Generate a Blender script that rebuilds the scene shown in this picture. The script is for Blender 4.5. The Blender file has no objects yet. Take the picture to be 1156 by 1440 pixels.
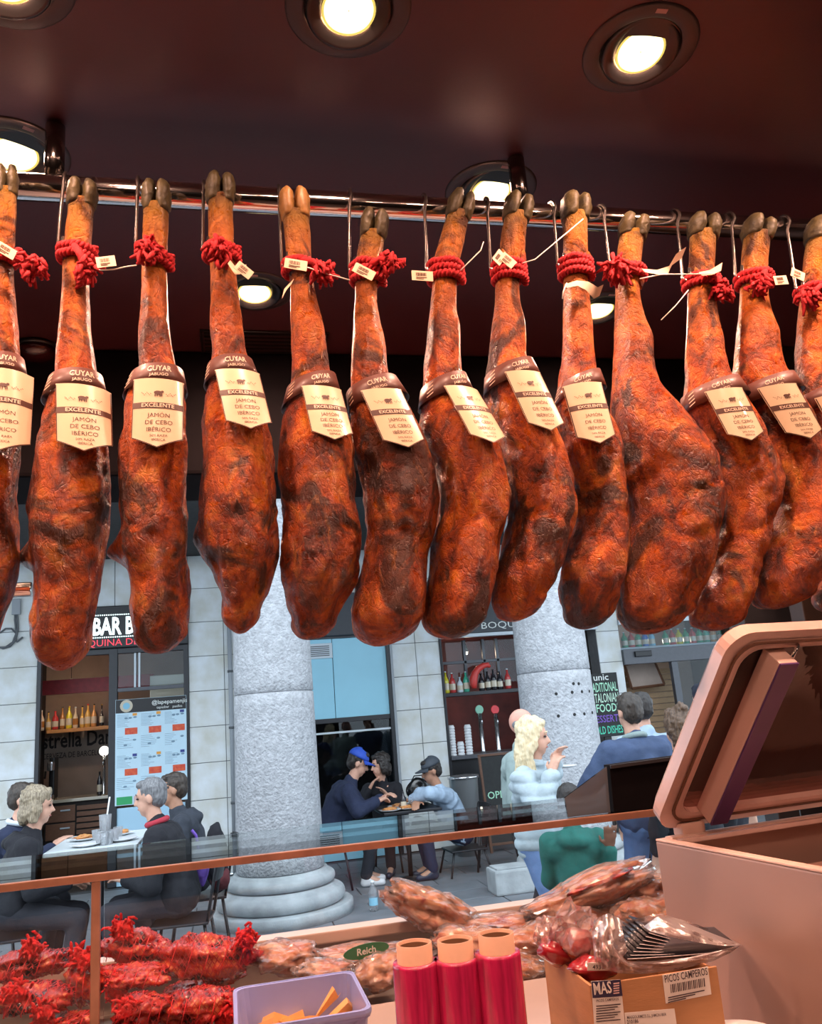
import bpy, bmesh, math, random
import numpy as np
from mathutils import Vector, Matrix, noise
rng = random.Random(11)
SC = bpy.context.scene
COL = SC.collection
PI = math.pi

# ---------------------------------------------------------------- camera
CAMZ = 1.70
YAW, PITCH, ROLL = math.radians(12.949), math.radians(13.779), math.radians(4.6485)
FPX, CX, CY = 1156.0, 578.0, 720.0
_f = Vector((math.sin(YAW)*math.cos(PITCH), math.cos(YAW)*math.cos(PITCH), math.sin(PITCH)))
_r0 = Vector((math.cos(YAW), -math.sin(YAW), 0)); _u0 = _r0.cross(_f)
_R = math.cos(ROLL)*_r0 - math.sin(ROLL)*_u0
_U = math.sin(ROLL)*_r0 + math.cos(ROLL)*_u0
cam_d = bpy.data.cameras.new('camera'); cam = bpy.data.objects.new('camera', cam_d); COL.objects.link(cam)
cam_d.sensor_fit = 'HORIZONTAL'; cam_d.sensor_width = 36; cam_d.lens = 36*FPX/1156
cam_d.clip_start = .02
m = Matrix((( _R.x, _U.x, -_f.x, 0), (_R.y, _U.y, -_f.y, 0), (_R.z, _U.z, -_f.z, CAMZ), (0, 0, 0, 1)))
cam.matrix_world = m
SC.camera = cam

def at(x, y, Y=None, Z=None):
    """photo pixel -> world point on the plane Y=... or the height Z=..."""
    v = _f + _R*((x-CX)/FPX) - _U*((y-CY)/FPX)
    t = Y/v.y if Y is not None else (Z-CAMZ)/v.z
    return Vector((v.x*t, v.y*t, v.z*t+CAMZ))

# ---------------------------------------------------------------- world, exposure
SC.view_settings.view_transform = 'Standard'; SC.view_settings.look = 'None'
SC.view_settings.exposure = 0.0; SC.view_settings.gamma = 1.0
SC.view_settings.use_curve_mapping = False
SC.cycles.max_bounces = 7; SC.cycles.diffuse_bounces = 3; SC.cycles.glossy_bounces = 3
SC.cycles.transmission_bounces = 4; SC.cycles.transparent_max_bounces = 14
SC.cycles.caustics_reflective = False; SC.cycles.caustics_refractive = False
SC.cycles.sample_clamp_indirect = 4.0
W = bpy.data.worlds.new('overcast_sky'); SC.world = W; W.use_nodes = True
bg = W.node_tree.nodes['Background']; bg.inputs[0].default_value = (.74, .87, 1.0, 1); bg.inputs[1].default_value = 2.8
SUN = bpy.data.lights.new('veiled_sun', 'SUN'); SUN.energy = 1.1; SUN.angle = math.radians(40); SUN.color = (.93, .96, 1)
so = bpy.data.objects.new('veiled_sun', SUN); COL.objects.link(so)
so.rotation_euler = (math.radians(48), 0, math.radians(-10))   # high behind the stall, onto the arcade front
LAMP_COL = (1.0, .56, .40)      # the stall's rosy meat-counter lamps
LAMP_W = 1.5

# ---------------------------------------------------------------- helpers
def lin(c): return tuple(((v/255)/12.92 if v/255 <= .04045 else ((v/255+.055)/1.055)**2.4) for v in c)

def mat(name, col, rough=.5, metal=0., var=0., scale=18., bump=0., bscale=60., coat=0., emit=0., emitcol=None,
        spec=.5, detail=4., stretch=None, col2=None, bdist=.004, sheen=0.):
    M = bpy.data.materials.new(name); M.use_nodes = True
    nt = M.node_tree; N = nt.nodes; L = nt.links
    b = N['Principled BSDF']
    b.inputs['Roughness'].default_value = rough; b.inputs['Metallic'].default_value = metal
    b.inputs['Specular IOR Level'].default_value = spec
    b.inputs['Coat Weight'].default_value = coat
    if sheen: b.inputs['Sheen Weight'].default_value = sheen
    tc = N.new('ShaderNodeTexCoord'); src = tc.outputs['Object']
    if stretch:
        mp = N.new('ShaderNodeMapping'); mp.inputs['Scale'].default_value = stretch
        L.new(src, mp.inputs[0]); src = mp.outputs[0]
    ns = N.new('ShaderNodeTexNoise'); ns.inputs['Scale'].default_value = scale; ns.inputs['Detail'].default_value = detail
    L.new(src, ns.inputs['Vector'])
    mx = N.new('ShaderNodeMix'); mx.data_type = 'RGBA'
    c = tuple(col[:3])
    c2 = tuple(col2[:3]) if col2 else tuple(min(1, v*(1+var)) for v in c)
    c1 = c if col2 else tuple(v*(1-var) for v in c)
    mx.inputs['A'].default_value = (*c1, 1); mx.inputs['B'].default_value = (*c2, 1)
    mr = N.new('ShaderNodeMapRange'); mr.inputs[1].default_value = .3; mr.inputs[2].default_value = .7
    L.new(ns.outputs['Fac'], mr.inputs[0]); L.new(mr.outputs[0], mx.inputs['Factor'])
    L.new(mx.outputs['Result'], b.inputs['Base Color'])
    if bump:
        nb = N.new('ShaderNodeTexNoise'); nb.inputs['Scale'].default_value = bscale; nb.inputs['Detail'].default_value = 5
        L.new(src, nb.inputs['Vector'])
        bp = N.new('ShaderNodeBump'); bp.inputs['Strength'].default_value = bump; bp.inputs['Distance'].default_value = bdist
        L.new(nb.outputs['Fac'], bp.inputs['Height']); L.new(bp.outputs[0], b.inputs['Normal'])
    if emit:
        b.inputs['Emission Color'].default_value = (*(emitcol or col)[:3], 1); b.inputs['Emission Strength'].default_value = emit
    return M

def glass_mat(name, tint=(1, 1, 1), ior=1.5, rough=0.0, haze=0., hazecol=(1, 1, 1), boost=1.0, bump=0., bscale=40.):
    """clear sheet: transparent + fresnel mirror (+ thin haze)"""
    M = bpy.data.materials.new(name); M.use_nodes = True
    nt = M.node_tree; N = nt.nodes; L = nt.links; N.remove(N['Principled BSDF'])
    out = N['Material Output']
    tr = N.new('ShaderNodeBsdfTransparent'); tr.inputs[0].default_value = (*tint, 1)
    gl = N.new('ShaderNodeBsdfGlossy'); gl.inputs['Roughness'].default_value = rough
    fr = N.new('ShaderNodeFresnel'); fr.inputs[0].default_value = ior
    mm = N.new('ShaderNodeMath'); mm.operation = 'MULTIPLY'; mm.use_clamp = True; mm.inputs[1].default_value = boost
    L.new(fr.outputs[0], mm.inputs[0])
    base = tr.outputs[0]
    if haze:
        df = N.new('ShaderNodeBsdfDiffuse'); df.inputs[0].default_value = (*hazecol, 1)
        tl = N.new('ShaderNodeBsdfTranslucent'); tl.inputs[0].default_value = (*hazecol, 1)
        a = N.new('ShaderNodeMixShader'); a.inputs[0].default_value = .4; L.new(df.outputs[0], a.inputs[1]); L.new(tl.outputs[0], a.inputs[2])
        h = N.new('ShaderNodeMixShader'); h.inputs[0].default_value = haze
        L.new(base, h.inputs[1]); L.new(a.outputs[0], h.inputs[2]); base = h.outputs[0]
    mx = N.new('ShaderNodeMixShader'); L.new(mm.outputs[0], mx.inputs[0]); L.new(base, mx.inputs[1]); L.new(gl.outputs[0], mx.inputs[2])
    if bump:
        tc = N.new('ShaderNodeTexCoord'); nb = N.new('ShaderNodeTexNoise'); nb.inputs['Scale'].default_value = bscale
        nb.inputs['Detail'].default_value = 3; nb.inputs['Distortion'].default_value = 1.5
        L.new(tc.outputs['Object'], nb.inputs['Vector'])
        bp = N.new('ShaderNodeBump'); bp.inputs['Strength'].default_value = bump; bp.inputs['Distance'].default_value = .01
        L.new(nb.outputs['Fac'], bp.inputs['Height']); L.new(bp.outputs[0], gl.inputs['Normal']); L.new(bp.outputs[0], fr.inputs['Normal'])
    L.new(mx.outputs[0], out.inputs[0])
    return M

MATS = {}
def mset(k, *a, **kw): MATS[k] = mat(k, *a, **kw); return MATS[k]

class MB:
    """collects shapes, build() links them as one mesh object"""
    def __init__(s): s.v = []; s.f = []; s.mi = []; s.sm = []
    def add(s, vs, fs, mi=0, smooth=False):
        o = len(s.v); s.v += [tuple(p) for p in vs]; s.f += [[i+o for i in f] for f in fs]
        s.mi += [mi]*len(fs); s.sm += [smooth]*len(fs); return s
    def box(s, lo, hi, mi=0, M=None):
        x0, y0, z0 = lo; x1, y1, z1 = hi
        vs = [Vector(p) for p in ((x0,y0,z0),(x1,y0,z0),(x1,y1,z0),(x0,y1,z0),(x0,y0,z1),(x1,y0,z1),(x1,y1,z1),(x0,y1,z1))]
        if M: vs = [M @ p for p in vs]
        return s.add(vs, [[0,3,2,1],[4,5,6,7],[0,1,5,4],[1,2,6,5],[2,3,7,6],[3,0,4,7]], mi)
    def bbox(s, lo, hi, b=.004, mi=0, M=None):
        """box with chamfered edges"""
        bm = bmesh.new(); bmesh.ops.create_cube(bm, size=1)
        c = [(lo[i]+hi[i])/2 for i in range(3)]; d = [hi[i]-lo[i] for i in range(3)]
        for v in bm.verts: v.co = Vector((c[0]+v.co.x*d[0], c[1]+v.co.y*d[1], c[2]+v.co.z*d[2]))
        b = min(b, min(d)*.45)
        bmesh.ops.bevel(bm, geom=bm.edges[:], offset=b, segments=2, affect='EDGES', profile=.6)
        return s.bm(bm, mi, M)
    def bm(s, bm, mi=0, M=None, smooth=False):
        bm.verts.ensure_lookup_table(); bm.verts.index_update()
        vs = [(M @ v.co) if M else v.co.copy() for v in bm.verts]
        fs = [[v.index for v in f.verts] for f in bm.faces]; bm.free()
        return s.add(vs, fs, mi, smooth)
    def prism(s, pts, y0, y1, mi=0, M=None):
        """polygon in XZ extruded from y0 to y1"""
        n = len(pts)
        vs = [Vector((p[0], y0, p[1])) for p in pts]+[Vector((p[0], y1, p[1])) for p in pts]
        if M: vs = [M @ p for p in vs]
        fs = [list(range(n)), list(range(2*n-1, n-1, -1))]+[[i, i+n, (i+1) % n+n, (i+1) % n] for i in range(n)]
        return s.add(vs, fs, mi)
    def lathe(s, prof, n=24, mi=0, M=None, smooth=True, capb=True, capt=True):
        vs = []; fs = []
        for r, z in prof:
            for k in range(n):
                a = 2*PI*k/n; vs.append(Vector((r*math.cos(a), r*math.sin(a), z)))
        if M: vs = [M @ p for p in vs]
        for j in range(len(prof)-1):
            for k in range(n):
                a, b = j*n+k, j*n+(k+1) % n; fs.append([a, b, b+n, a+n])
        s.add(vs, fs, mi, smooth)
        o = len(s.v)-len(vs)
        if capb: s.f.append([o+k for k in range(n-1, -1, -1)]); s.mi.append(mi); s.sm.append(False)
        if capt: s.f.append([o+(len(prof)-1)*n+k for k in range(n)]); s.mi.append(mi); s.sm.append(False)
        return s
    def tube(s, pts, r, n=8, mi=0, closed=False, smooth=True):
        pts = [Vector(p) for p in pts]; m_ = len(pts)
        rs = r if isinstance(r, (list, tuple)) else [r]*m_
        vs = []; fs = []; prev = None
        for i, p in enumerate(pts):
            if closed: t = pts[(i+1) % m_]-pts[i-1]
            else: t = pts[min(i+1, m_-1)]-pts[max(i-1, 0)]
            if t.length < 1e-9: t = Vector((0, 0, 1))
            t.normalize()
            if prev is None:
                a = Vector((0, 0, 1)) if abs(t.z) < .9 else Vector((1, 0, 0)); u = t.cross(a).normalized()
            else:
                u = prev-t*prev.dot(t)
                u = u.normalized() if u.length > 1e-6 else t.orthogonal().normalized()
            prev = u; w = t.cross(u)
            for k in range(n):
                a = 2*PI*k/n; vs.append(p+(u*math.cos(a)+w*math.sin(a))*rs[i])
        for i in range(m_ if closed else m_-1):
            j = (i+1) % m_
            for k in range(n):
                fs.append([i*n+k, i*n+(k+1) % n, j*n+(k+1) % n, j*n+k])
        if not closed: fs += [list(range(n-1, -1, -1)), [(m_-1)*n+k for k in range(n)]]
        return s.add(vs, fs, mi, smooth)
    def ell(s, c, r, nu=14, nv=9, mi=0, M=None, fn=None):
        """ellipsoid, fn(unit vector) -> radius factor"""
        c = Vector(c); vs = []; fs = []
        for j in range(nv+1):
            ph = PI*j/nv
            for k in range(nu):
                a = 2*PI*k/nu; d = Vector((math.sin(ph)*math.cos(a), math.sin(ph)*math.sin(a), math.cos(ph)))
                q = fn(d) if fn else 1.
                p = Vector((d.x*r[0]*q, d.y*r[1]*q, d.z*r[2]*q))
                vs.append((M @ (c+p)) if M else c+p)
        for j in range(nv):
            for k in range(nu):
                a, b = j*nu+k, j*nu+(k+1) % nu; fs.append([a, a+nu, b+nu, b])
        return s.add(vs, fs, mi, True)
    def build(s, name, mats, parent=None, world=False):
        me = bpy.data.meshes.new(name); off = parent.location if (world and parent is not None) else Vector((0, 0, 0))
        if world and parent is not None and parent.parent is not None: off = off+parent.parent.location
        me.from_pydata([(p[0]-off.x, p[1]-off.y, p[2]-off.z) for p in s.v], [], s.f)
        for mm in (mats if isinstance(mats, (list, tuple)) else [mats]): me.materials.append(MATS[mm] if isinstance(mm, str) else mm)
        me.polygons.foreach_set('material_index', s.mi); me.polygons.foreach_set('use_smooth', s.sm)
        me.update(); o = bpy.data.objects.new(name, me); COL.objects.link(o)
        if parent is not None: o.parent = parent
        return o

def cleanup(o):
    bm = bmesh.new(); bm.from_mesh(o.data); bmesh.ops.remove_doubles(bm, verts=bm.verts, dist=1e-5)
    bmesh.ops.recalc_face_normals(bm, faces=bm.faces); bm.to_mesh(o.data); bm.free(); return o

def tag(o, label=None, cat=None, group=None, kind=None):
    if label: o['label'] = label
    if cat: o['category'] = cat
    if group: o['group'] = group
    if kind: o['kind'] = kind
    return o
def thing(name, label, cat, loc=(0, 0, 0), rz=0., group=None):
    o = bpy.data.objects.new(name, None); COL.objects.link(o); o.empty_display_size = .05
    o.location = loc; o.rotation_euler = (0, 0, rz); return tag(o, label, cat, group)
def struct(name, mb, mats, label=None):
    o = mb.build(name, mats); o['kind'] = 'structure'
    if label: o['label'] = label
    return o
def tree_copy(o, parent=None, loc=None, rz=None, label=None):
    c = o.copy(); COL.objects.link(c); c.parent = parent
    if loc is not None: c.location = loc
    if rz is not None: c.rotation_euler = (0, 0, rz)
    if label: c['label'] = label
    for ch in list(o.children): tree_copy(ch, c)
    return c

_tc = {}
def text_mesh(s, size=1., align='CENTER', bold=0.):
    """2D lettering as (verts, faces) in XY, cap height ~ .7*size"""
    k = (s, align, bold)
    if k not in _tc:
        cu = bpy.data.curves.new('t', 'FONT'); cu.body = s; cu.align_x = align; cu.size = 1; cu.resolution_u = 2; cu.offset = bold
        ob = bpy.data.objects.new('t', cu); COL.objects.link(ob)
        dg = bpy.context.evaluated_depsgraph_get(); me = bpy.data.meshes.new_from_object(ob.evaluated_get(dg))
        _tc[k] = ([tuple(v.co) for v in me.vertices], [list(p.vertices) for p in me.polygons])
        bpy.data.meshes.remove(me); bpy.data.objects.remove(ob); bpy.data.curves.remove(cu)
    v, f = _tc[k]
    return [(a*size, b*size) for a, b, c in v], f
def text_on(mb, s, fn, u, v, size, mi=0, align='CENTER', bold=0., sx=1.):
    vs, fs = text_mesh(s, size, align, bold)
    mb.add([fn(u+a*sx, v+b) for a, b in vs], fs, mi)
# ---------------------------------------------------------------- materials
mset('ceiling_paint', (.078, .023, .028), .42, var=.12, scale=3, bump=.05, bscale=120)
mset('black_paint', (.004, .003, .004), .8, var=.2, spec=.08)
mset('dark_panel', (.017, .017, .021), .5, var=.1)
mset('brown_panel', (.018, .009, .006), .5, var=.2)
mset('tile_floor', (.10, .08, .075), .5, var=.2, scale=6)
mset('chrome', (.90, .84, .82), .10, 1.0, var=.05)
mset('dark_chrome', (.25, .22, .21), .16, 1.0, var=.1)
mset('steel_wire', (.55, .50, .47), .25, 1.0, var=.1)
mset('lamp_trim', (.045, .030, .030), .4, var=.15)
mset('lamp_black', (.010, .009, .009), .3)
mset('lamp_glow', (1, .8, .6), emit=2.2, emitcol=(1.0, .93, .50)); mset('bloom_rim', (1, .85, .3), emit=.75, emitcol=(1.0, .86, .18))
mset('sticker', (.65, .42, .40), .6, var=.1)
mset('steel', (.62, .58, .56), .36, .85, var=.05, scale=30, bump=.03, bscale=200)
mset('steel_soft', (.46, .37, .33), .5, .35, var=.05, scale=8)
mset('copper_trim', (.34, .17, .11), .35, .5, var=.15)
MATS['clear_glass'] = glass_mat('clear_glass', (.97, .985, .98), 1.48, boost=.6)
MATS['shelf_glass'] = glass_mat('shelf_glass', (.93, .96, .95), 1.52)
MATS['smoked_glass'] = glass_mat('smoked_glass', (.34, .34, .34), 1.5, haze=.35, hazecol=(.34, .34, .35))
mset('stone_clad', lin((206, 206, 196)), .85, col2=lin((228, 234, 238)), scale=4, detail=8, bump=.25, bscale=45)
mset('stone_joint', lin((120, 122, 124)), .9, var=.1)
mset('granite', lin((172, 174, 178)), .9, var=.20, scale=20, detail=12, bump=1.0, bscale=42, bdist=.022)
mset('granite_base', lin((168, 173, 176)), .9, var=.20, scale=6, detail=9, bump=.4, bscale=30, bdist=.01)
mset('hole_dark', (.02, .02, .02), .9)
mset('paving', lin((112, 116, 122)), .6, var=.16, scale=4, detail=7, bump=.2, bscale=40)
mset('paving_joint', lin((70, 72, 76)), .9, var=.1)
mset('arcade_dark', (.035, .033, .034), .8, var=.2)

# ---------------------------------------------------------------- stall shell
CEIL = CAMZ+1.02
FY = 2.16        # front edge of the stall ceiling
mb = MB(); mb.box((-2.6, -2.6, CEIL), (2.3, FY+.12, CEIL+.08)); struct('ceiling', mb, 'ceiling_paint')
mb = MB(); mb.box((-2.6, -2.6, -.06), (2.3, 2.55, 0)); struct('floor', mb, 'tile_floor')
mb = MB(); mb.box((-2.7, -2.6, 0), (-2.6, 2.3, CEIL)); struct('wall_left', mb, 'brown_panel')
mb = MB(); mb.box((2.3, -2.6, 0), (2.4, 2.3, CEIL)); struct('wall_right', mb, 'brown_panel')
mb = MB(); mb.box((-2.6, -2.7, 0), (2.3, -2.6, CEIL)); struct('wall_back', mb, 'brown_panel')
# shutter box over the front opening
zb = at(170, 668, Y=FY).z
mb = MB(); mb.bbox((-2.6, FY, zb), (2.3, FY+.28, CEIL-.002), .01); struct('trim_1', mb, 'black_paint')
# dark corner panels closing the right of the stall front
xa = at(1038, 870, Y=2.3).x; xb = at(1112, 870, Y=2.12).x
mb = MB(); mb.bbox((xa, 2.27, 0), (2.3, 2.34, zb+.05), .004); struct('trim_2', mb, 'dark_panel')
mb = MB(); mb.bbox((xb, 2.06, 0), (2.3, 2.12, CEIL-.002), .004); struct('trim_3', mb, 'brown_panel')
# ceiling air vent
def ceil_pt(x, y): return at(x, y, Z=CEIL)
vt = thing('air_vent', 'long slotted black air vent set flush in the maroon ceiling', 'vent', ceil_pt(372, 482))
mb = MB(); mb.bbox((-.17, -.075, -.006), (.17, -.068, -.0005), .001); mb.bbox((-.17, .068, -.006), (.17, .075, -.0005), .001)
mb.bbox((-.17, -.068, -.006), (-.163, .068, -.0005), .001); mb.bbox((.163, -.068, -.006), (.17, .068, -.0005), .001); mb.build('vent_frame', 'lamp_black', vt)
for k in range(6):
    mb = MB(); mb.bbox((-.16, -.058+k*.022, -.005), (.16, -.049+k*.022, -.0005), .001); mb.build('slat', 'lamp_black', vt)
# red dome on the ceiling, behind the second ham
c = ceil_pt(52, 486)
dm = thing('ceiling_dome', 'dark red smoked plastic dome fixed to the ceiling', 'dome', c)
mset('dome_red', (.05, .008, .009), .2, coat=.6)
mb = MB(); mb.lathe([(.052, -.0005), (.055, -.008), (.05, -.012)], 28); mb.build('mount_ring', 'lamp_black', dm)
mb = MB(); mb.lathe([(.048, -.012), (.046, -.022), (.036, -.034), (.02, -.042), (.001, -.045)], 28); mb.build('dome_cover', 'dome_red', dm)

# ---------------------------------------------------------------- downlights
def make_downlight():
    t = thing('downlight', 'round recessed downlight', 'ceiling light', (0, 0, 0))
    mb = MB(); mb.lathe([(.094, -.0005), (.093, -.002), (.090, -.0035), (.069, -.0035), (.066, -.002), (.066, -.0005)], 40, capb=False, capt=False); mb.build('trim_ring', 'lamp_trim', t)
    T = Matrix.Rotation(math.radians(-9), 4, 'X')
    mb = MB(); mb.lathe([(.064, -.0008), (.064, -.006), (.061, -.009), (.056, -.009), (.042, -.003), (.041, -.002)], 40, capb=False, capt=False, M=T); mb.build('gimbal_ring', 'lamp_black', t)
    mb = MB(); mb.lathe([(.0655, -.0006), (.0645, -.0012)], 40, capb=True, capt=False); mb.build('cup', 'lamp_black', t)
    mb = MB(); mb.lathe([(.001, -.0052), (.026, -.0052), (.037, -.0048)], 36, M=T, capb=False, capt=False); mb.build('diffuser', 'lamp_glow', t)
    mb = MB(); mb.lathe([(.037, -.0048), (.0405, -.0046)], 36, M=T, capb=False, capt=False); mb.build('bloom_ring', 'bloom_rim', t)  # glowing yellow ring painted in for the bloom around the lamp
    mb = MB(); mb.box((-.009, -.0835, -.0040), (.009, -.0755, -.0036)); mb.build('sticker', 'sticker', t)
    return t
lamps = []
row1 = [(0.19, .97), (.66, .99), (-.28, 1.0)]
spots = []
for px, py, lab in ((490, 12, 'round downlight in the ceiling standing alone between the two rail posts, toward the stall'), (900, 70, 'round downlight with tilted gimbal above the collarless ham'),
                    (690, 268, 'bright downlight tucked behind the rail post and olive hooves'), (20, 215, 'bright downlight beside the rail post with dark trim ring'),
                    (358, 410, 'downlight beside the slotted ceiling vent, beyond the hams'), (842, 434, 'downlight beyond the rail, glowing between the ham with cloth strip and the collarless one')):
    spots.append((ceil_pt(px, py), lab))
spots.append((Vector((-.28, .99, CEIL)), 'downlight in the ceiling row nearest the rail, cut by the photo edge'))
for gx in (-.75, -.05, .65, 1.35):
    spots.append((Vector((gx, .15, CEIL)), 'added fill downlight in the ceiling over the work side of the counter'))  # unseen lamps added to light the ham fronts
for gx in (-.4, .6):
    spots.append((Vector((gx, -.9, CEIL)), 'added fill downlight in the ceiling at the back of the stall'))  # added behind the camera as further front fill
spots.append((Vector((1.45, 1.3, CEIL)), 'downlight in the ceiling above the vacuum sealer'))
spots.append((Vector((-1.2, 1.3, CEIL)), 'downlight in the ceiling above the netted ham bags'))
for gx, gy in ((1.13, .99), (-.75, .99)): spots.append((Vector((gx, gy, CEIL)), 'added downlight in the ceiling row over the rail ends'))  # out of view, added to brighten the end hams
spots.append((Vector((-.82, 1.8, CEIL)), 'added downlight in the ceiling over the netted ham end of the case'))  # out of view, added to brighten the case
proto = make_downlight()
for i, (p, lab) in enumerate(spots):
    o = proto if i == 0 else tree_copy(proto)
    o.location = p; o['label'] = lab; o['group'] = 'ceiling downlights'
    o.rotation_euler = (0, 0, rng.uniform(-.6, .6) if i else .1)
    ld = bpy.data.lights.new('downlight_beam', 'AREA'); ld.shape = 'DISK'; ld.size = .088; ld.color = LAMP_COL
    ld.energy = LAMP_W*(.42 if p.y < .5 else (3.0 if p.y < 1.2 else (1.3 if p.y < 1.5 else (8.0 if p.x > 0 else 4.6)))); ld.spread = math.radians(150)
    lo = bpy.data.objects.new('downlight_beam', ld); COL.objects.link(lo); lo.location = (0, 0, -.013); lo.parent = o
    # beams of the added work-side fill lamps are turned toward the hams
    if p.y < .5: lo.rotation_euler = (math.radians(42), 0, 0)
    elif p.y < 1.2: lo.rotation_euler = (math.radians(16), 0, 0)

# ---------------------------------------------------------------- hanging rail
RY = 1.285; RZ = CAMZ+.697*RY
rl = thing('hanging_rail', 'long polished steel rail hung from the ceiling on posts, carrying the hams', 'rail', (0, RY, RZ))
rr = .0225
mb = MB(); mb.tube([(-1.6, 0, 0), (2.2, 0, 0)], rr, 28); mb.build('rail_tube', 'chrome', rl)
for px, py in ((76, 250), (733, 288)):
    x = at(px, py, Y=RY).x
    mb = MB(); mb.lathe([(.016, rr*.6), (.016, CEIL-RZ-.004)], 24, M=Matrix.Translation((x, 0, 0))); mb.build('rail_post', 'dark_chrome', rl)
for x in (1.42, -1.1):
    mb = MB(); mb.lathe([(.016, rr*.6), (.016, CEIL-RZ-.004)], 24, M=Matrix.Translation((x, 0, 0))); mb.build('rail_post', 'dark_chrome', rl)
# ---------------------------------------------------------------- hams
def ham_material():
    M = bpy.data.materials.new('cured_ham'); M.use_nodes = True
    nt = M.node_tree; N = nt.nodes; L = nt.links; b = N['Principled BSDF']
    tc = N.new('ShaderNodeTexCoord'); oi = N.new('ShaderNodeObjectInfo')
    ad = N.new('ShaderNodeVectorMath'); ad.operation = 'ADD'
    sc = N.new('ShaderNodeMath'); sc.operation = 'MULTIPLY'; sc.inputs[1].default_value = 37.
    L.new(oi.outputs['Random'], sc.inputs[0]); L.new(tc.outputs['Object'], ad.inputs[0]); L.new(sc.outputs[0], ad.inputs[1])
    P = ad.outputs[0]
    def nz(scale, detail=5, dist=0., rough=.55, vec=P):
        n = N.new('ShaderNodeTexNoise'); n.inputs['Scale'].default_value = scale; n.inputs['Detail'].default_value = detail
        n.inputs['Distortion'].default_value = dist; n.inputs['Roughness'].default_value = rough; L.new(vec, n.inputs['Vector']); return n.outputs['Fac']
    def ramp(fac, stops):
        r = N.new('ShaderNodeValToRGB'); e = r.color_ramp.elements
        while len(e) < len(stops): e.new(.5)
        for k, (p, c) in enumerate(stops): e[k].position = p; e[k].color = (*c, 1)
        L.new(fac, r.inputs[0]); return r.outputs[0]
    def mix(f, a, bb, mode='MIX'):
        x = N.new('ShaderNodeMix'); x.data_type = 'RGBA'; x.blend_type = mode
        if isinstance(f, float): x.inputs['Factor'].default_value = f
        else: L.new(f, x.inputs['Factor'])
        L.new(a, x.inputs['A'])
        if isinstance(bb, tuple): x.inputs['B'].default_value = (*bb, 1)
        else: L.new(bb, x.inputs['B'])
        return x.outputs['Result']
    def mrange(v, a, bb, c=0., d=1.):
        r = N.new('ShaderNodeMapRange'); r.inputs[1].default_value = a; r.inputs[2].default_value = bb
        r.inputs[3].default_value = c; r.inputs[4].default_value = d; L.new(v, r.inputs[0]); return r.outputs[0]
    mp = N.new('ShaderNodeMapping'); mp.inputs['Scale'].default_value = (1, 1, .42); L.new(P, mp.inputs[0]); PV = mp.outputs[0]
    base = ramp(nz(19, 10, .7, .70), [(.34, (.07, .010, .003)), (.44, (.30, .038, .005)), (.54, (.60, .108, .007)), (.68, (.82, .27, .03))])
    # shank: ochre skin
    sx = N.new('ShaderNodeSeparateXYZ'); L.new(tc.outputs['Generated'], sx.inputs[0])
    ochre = ramp(nz(30, 6, .6), [(.3, (.26, .055, .008)), (.5, (.50, .14, .018)), (.75, (.60, .22, .035))])
    base = mix(mrange(sx.outputs[2], .62, .86), base, ochre)
    base = mix(mrange(sx.outputs[2], .90, .98), base, (.24, .115, .018))
    # dark mould patches and tiny pits
    base = mix(mrange(nz(8.5, 6, 1.2, .6), .51, .60, 0., .90), base, (.045, .010, .003))
    base = mix(mrange(nz(120, 3, .5, .6), .58, .72, 0., .55), base, (.12, .02, .006))
    base = mix(mrange(nz(22, 5, 2., .6, PV), .60, .70, 0., .5), base, (.80, .27, .05))
    L.new(base, b.inputs['Base Color'])
    L.new(mrange(nz(70, 5), .35, .65, .24, .62), b.inputs['Roughness'])
    b.inputs['Specular IOR Level'].default_value = .42; b.inputs['Coat Weight'].default_value = .10; b.inputs['Coat Roughness'].default_value = .2
    vo = N.new('ShaderNodeTexVoronoi'); vo.feature = 'DISTANCE_TO_EDGE'; vo.inputs['Scale'].default_value = 85
    wv = N.new('ShaderNodeVectorMath'); wv.operation = 'ADD'
    nn = N.new('ShaderNodeTexNoise'); nn.inputs['Scale'].default_value = 25; L.new(P, nn.inputs['Vector'])
    w2 = N.new('ShaderNodeVectorMath'); w2.operation = 'SCALE'; w2.inputs['Scale'].default_value = .05; L.new(nn.outputs['Color'], w2.inputs[0])
    L.new(PV, wv.inputs[0]); L.new(w2.outputs[0], wv.inputs[1]); L.new(wv.outputs[0], vo.inputs['Vector'])
    cr = mrange(vo.outputs['Distance'], 0., .12, 0., 1.)
    s1 = N.new('ShaderNodeMath'); s1.operation = 'MULTIPLY_ADD'; s1.inputs[1].default_value = .16
    L.new(cr, s1.inputs[0]); L.new(nz(95, 9, .3, .72), s1.inputs[2])
    s2 = N.new('ShaderNodeMath'); s2.operation = 'MULTIPLY_ADD'; s2.inputs[1].default_value = 1.2
    L.new(nz(16, 5, 1.5, .6, PV), s2.inputs[0]); L.new(s1.outputs[0], s2.inputs[2])
    bp = N.new('ShaderNodeBump'); bp.inputs['Strength'].default_value = 1.0; bp.inputs['Distance'].default_value = .011
    L.new(s2.outputs[0], bp.inputs['Height']); L.new(bp.outputs[0], b.inputs['Normal']); L.new(bp.outputs[0], b.inputs['Coat Normal'])
    return M
MATS['cured_ham'] = ham_material()
mset('hoof_horn', (.018, .013, .005), .55, col2=(.065, .046, .013), scale=50, bump=.9, bscale=70)
mset('hoof_pale', (.34, .17, .05), .45, col2=(.20, .10, .03), scale=60, bump=.3, bscale=120)
mset('red_rope', (.40, .006, .010), .85, var=.3, scale=160, bump=.4, bscale=260)
mset('tag_paper', (.66, .50, .33), .6, var=.06)
mset('tag_ink', (.12, .06, .03), .7)
mset('cable_tie', (.75, .68, .60), .4)
mset('label_brown', (.105, .036, .026), .45, var=.1, coat=.12)
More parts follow.
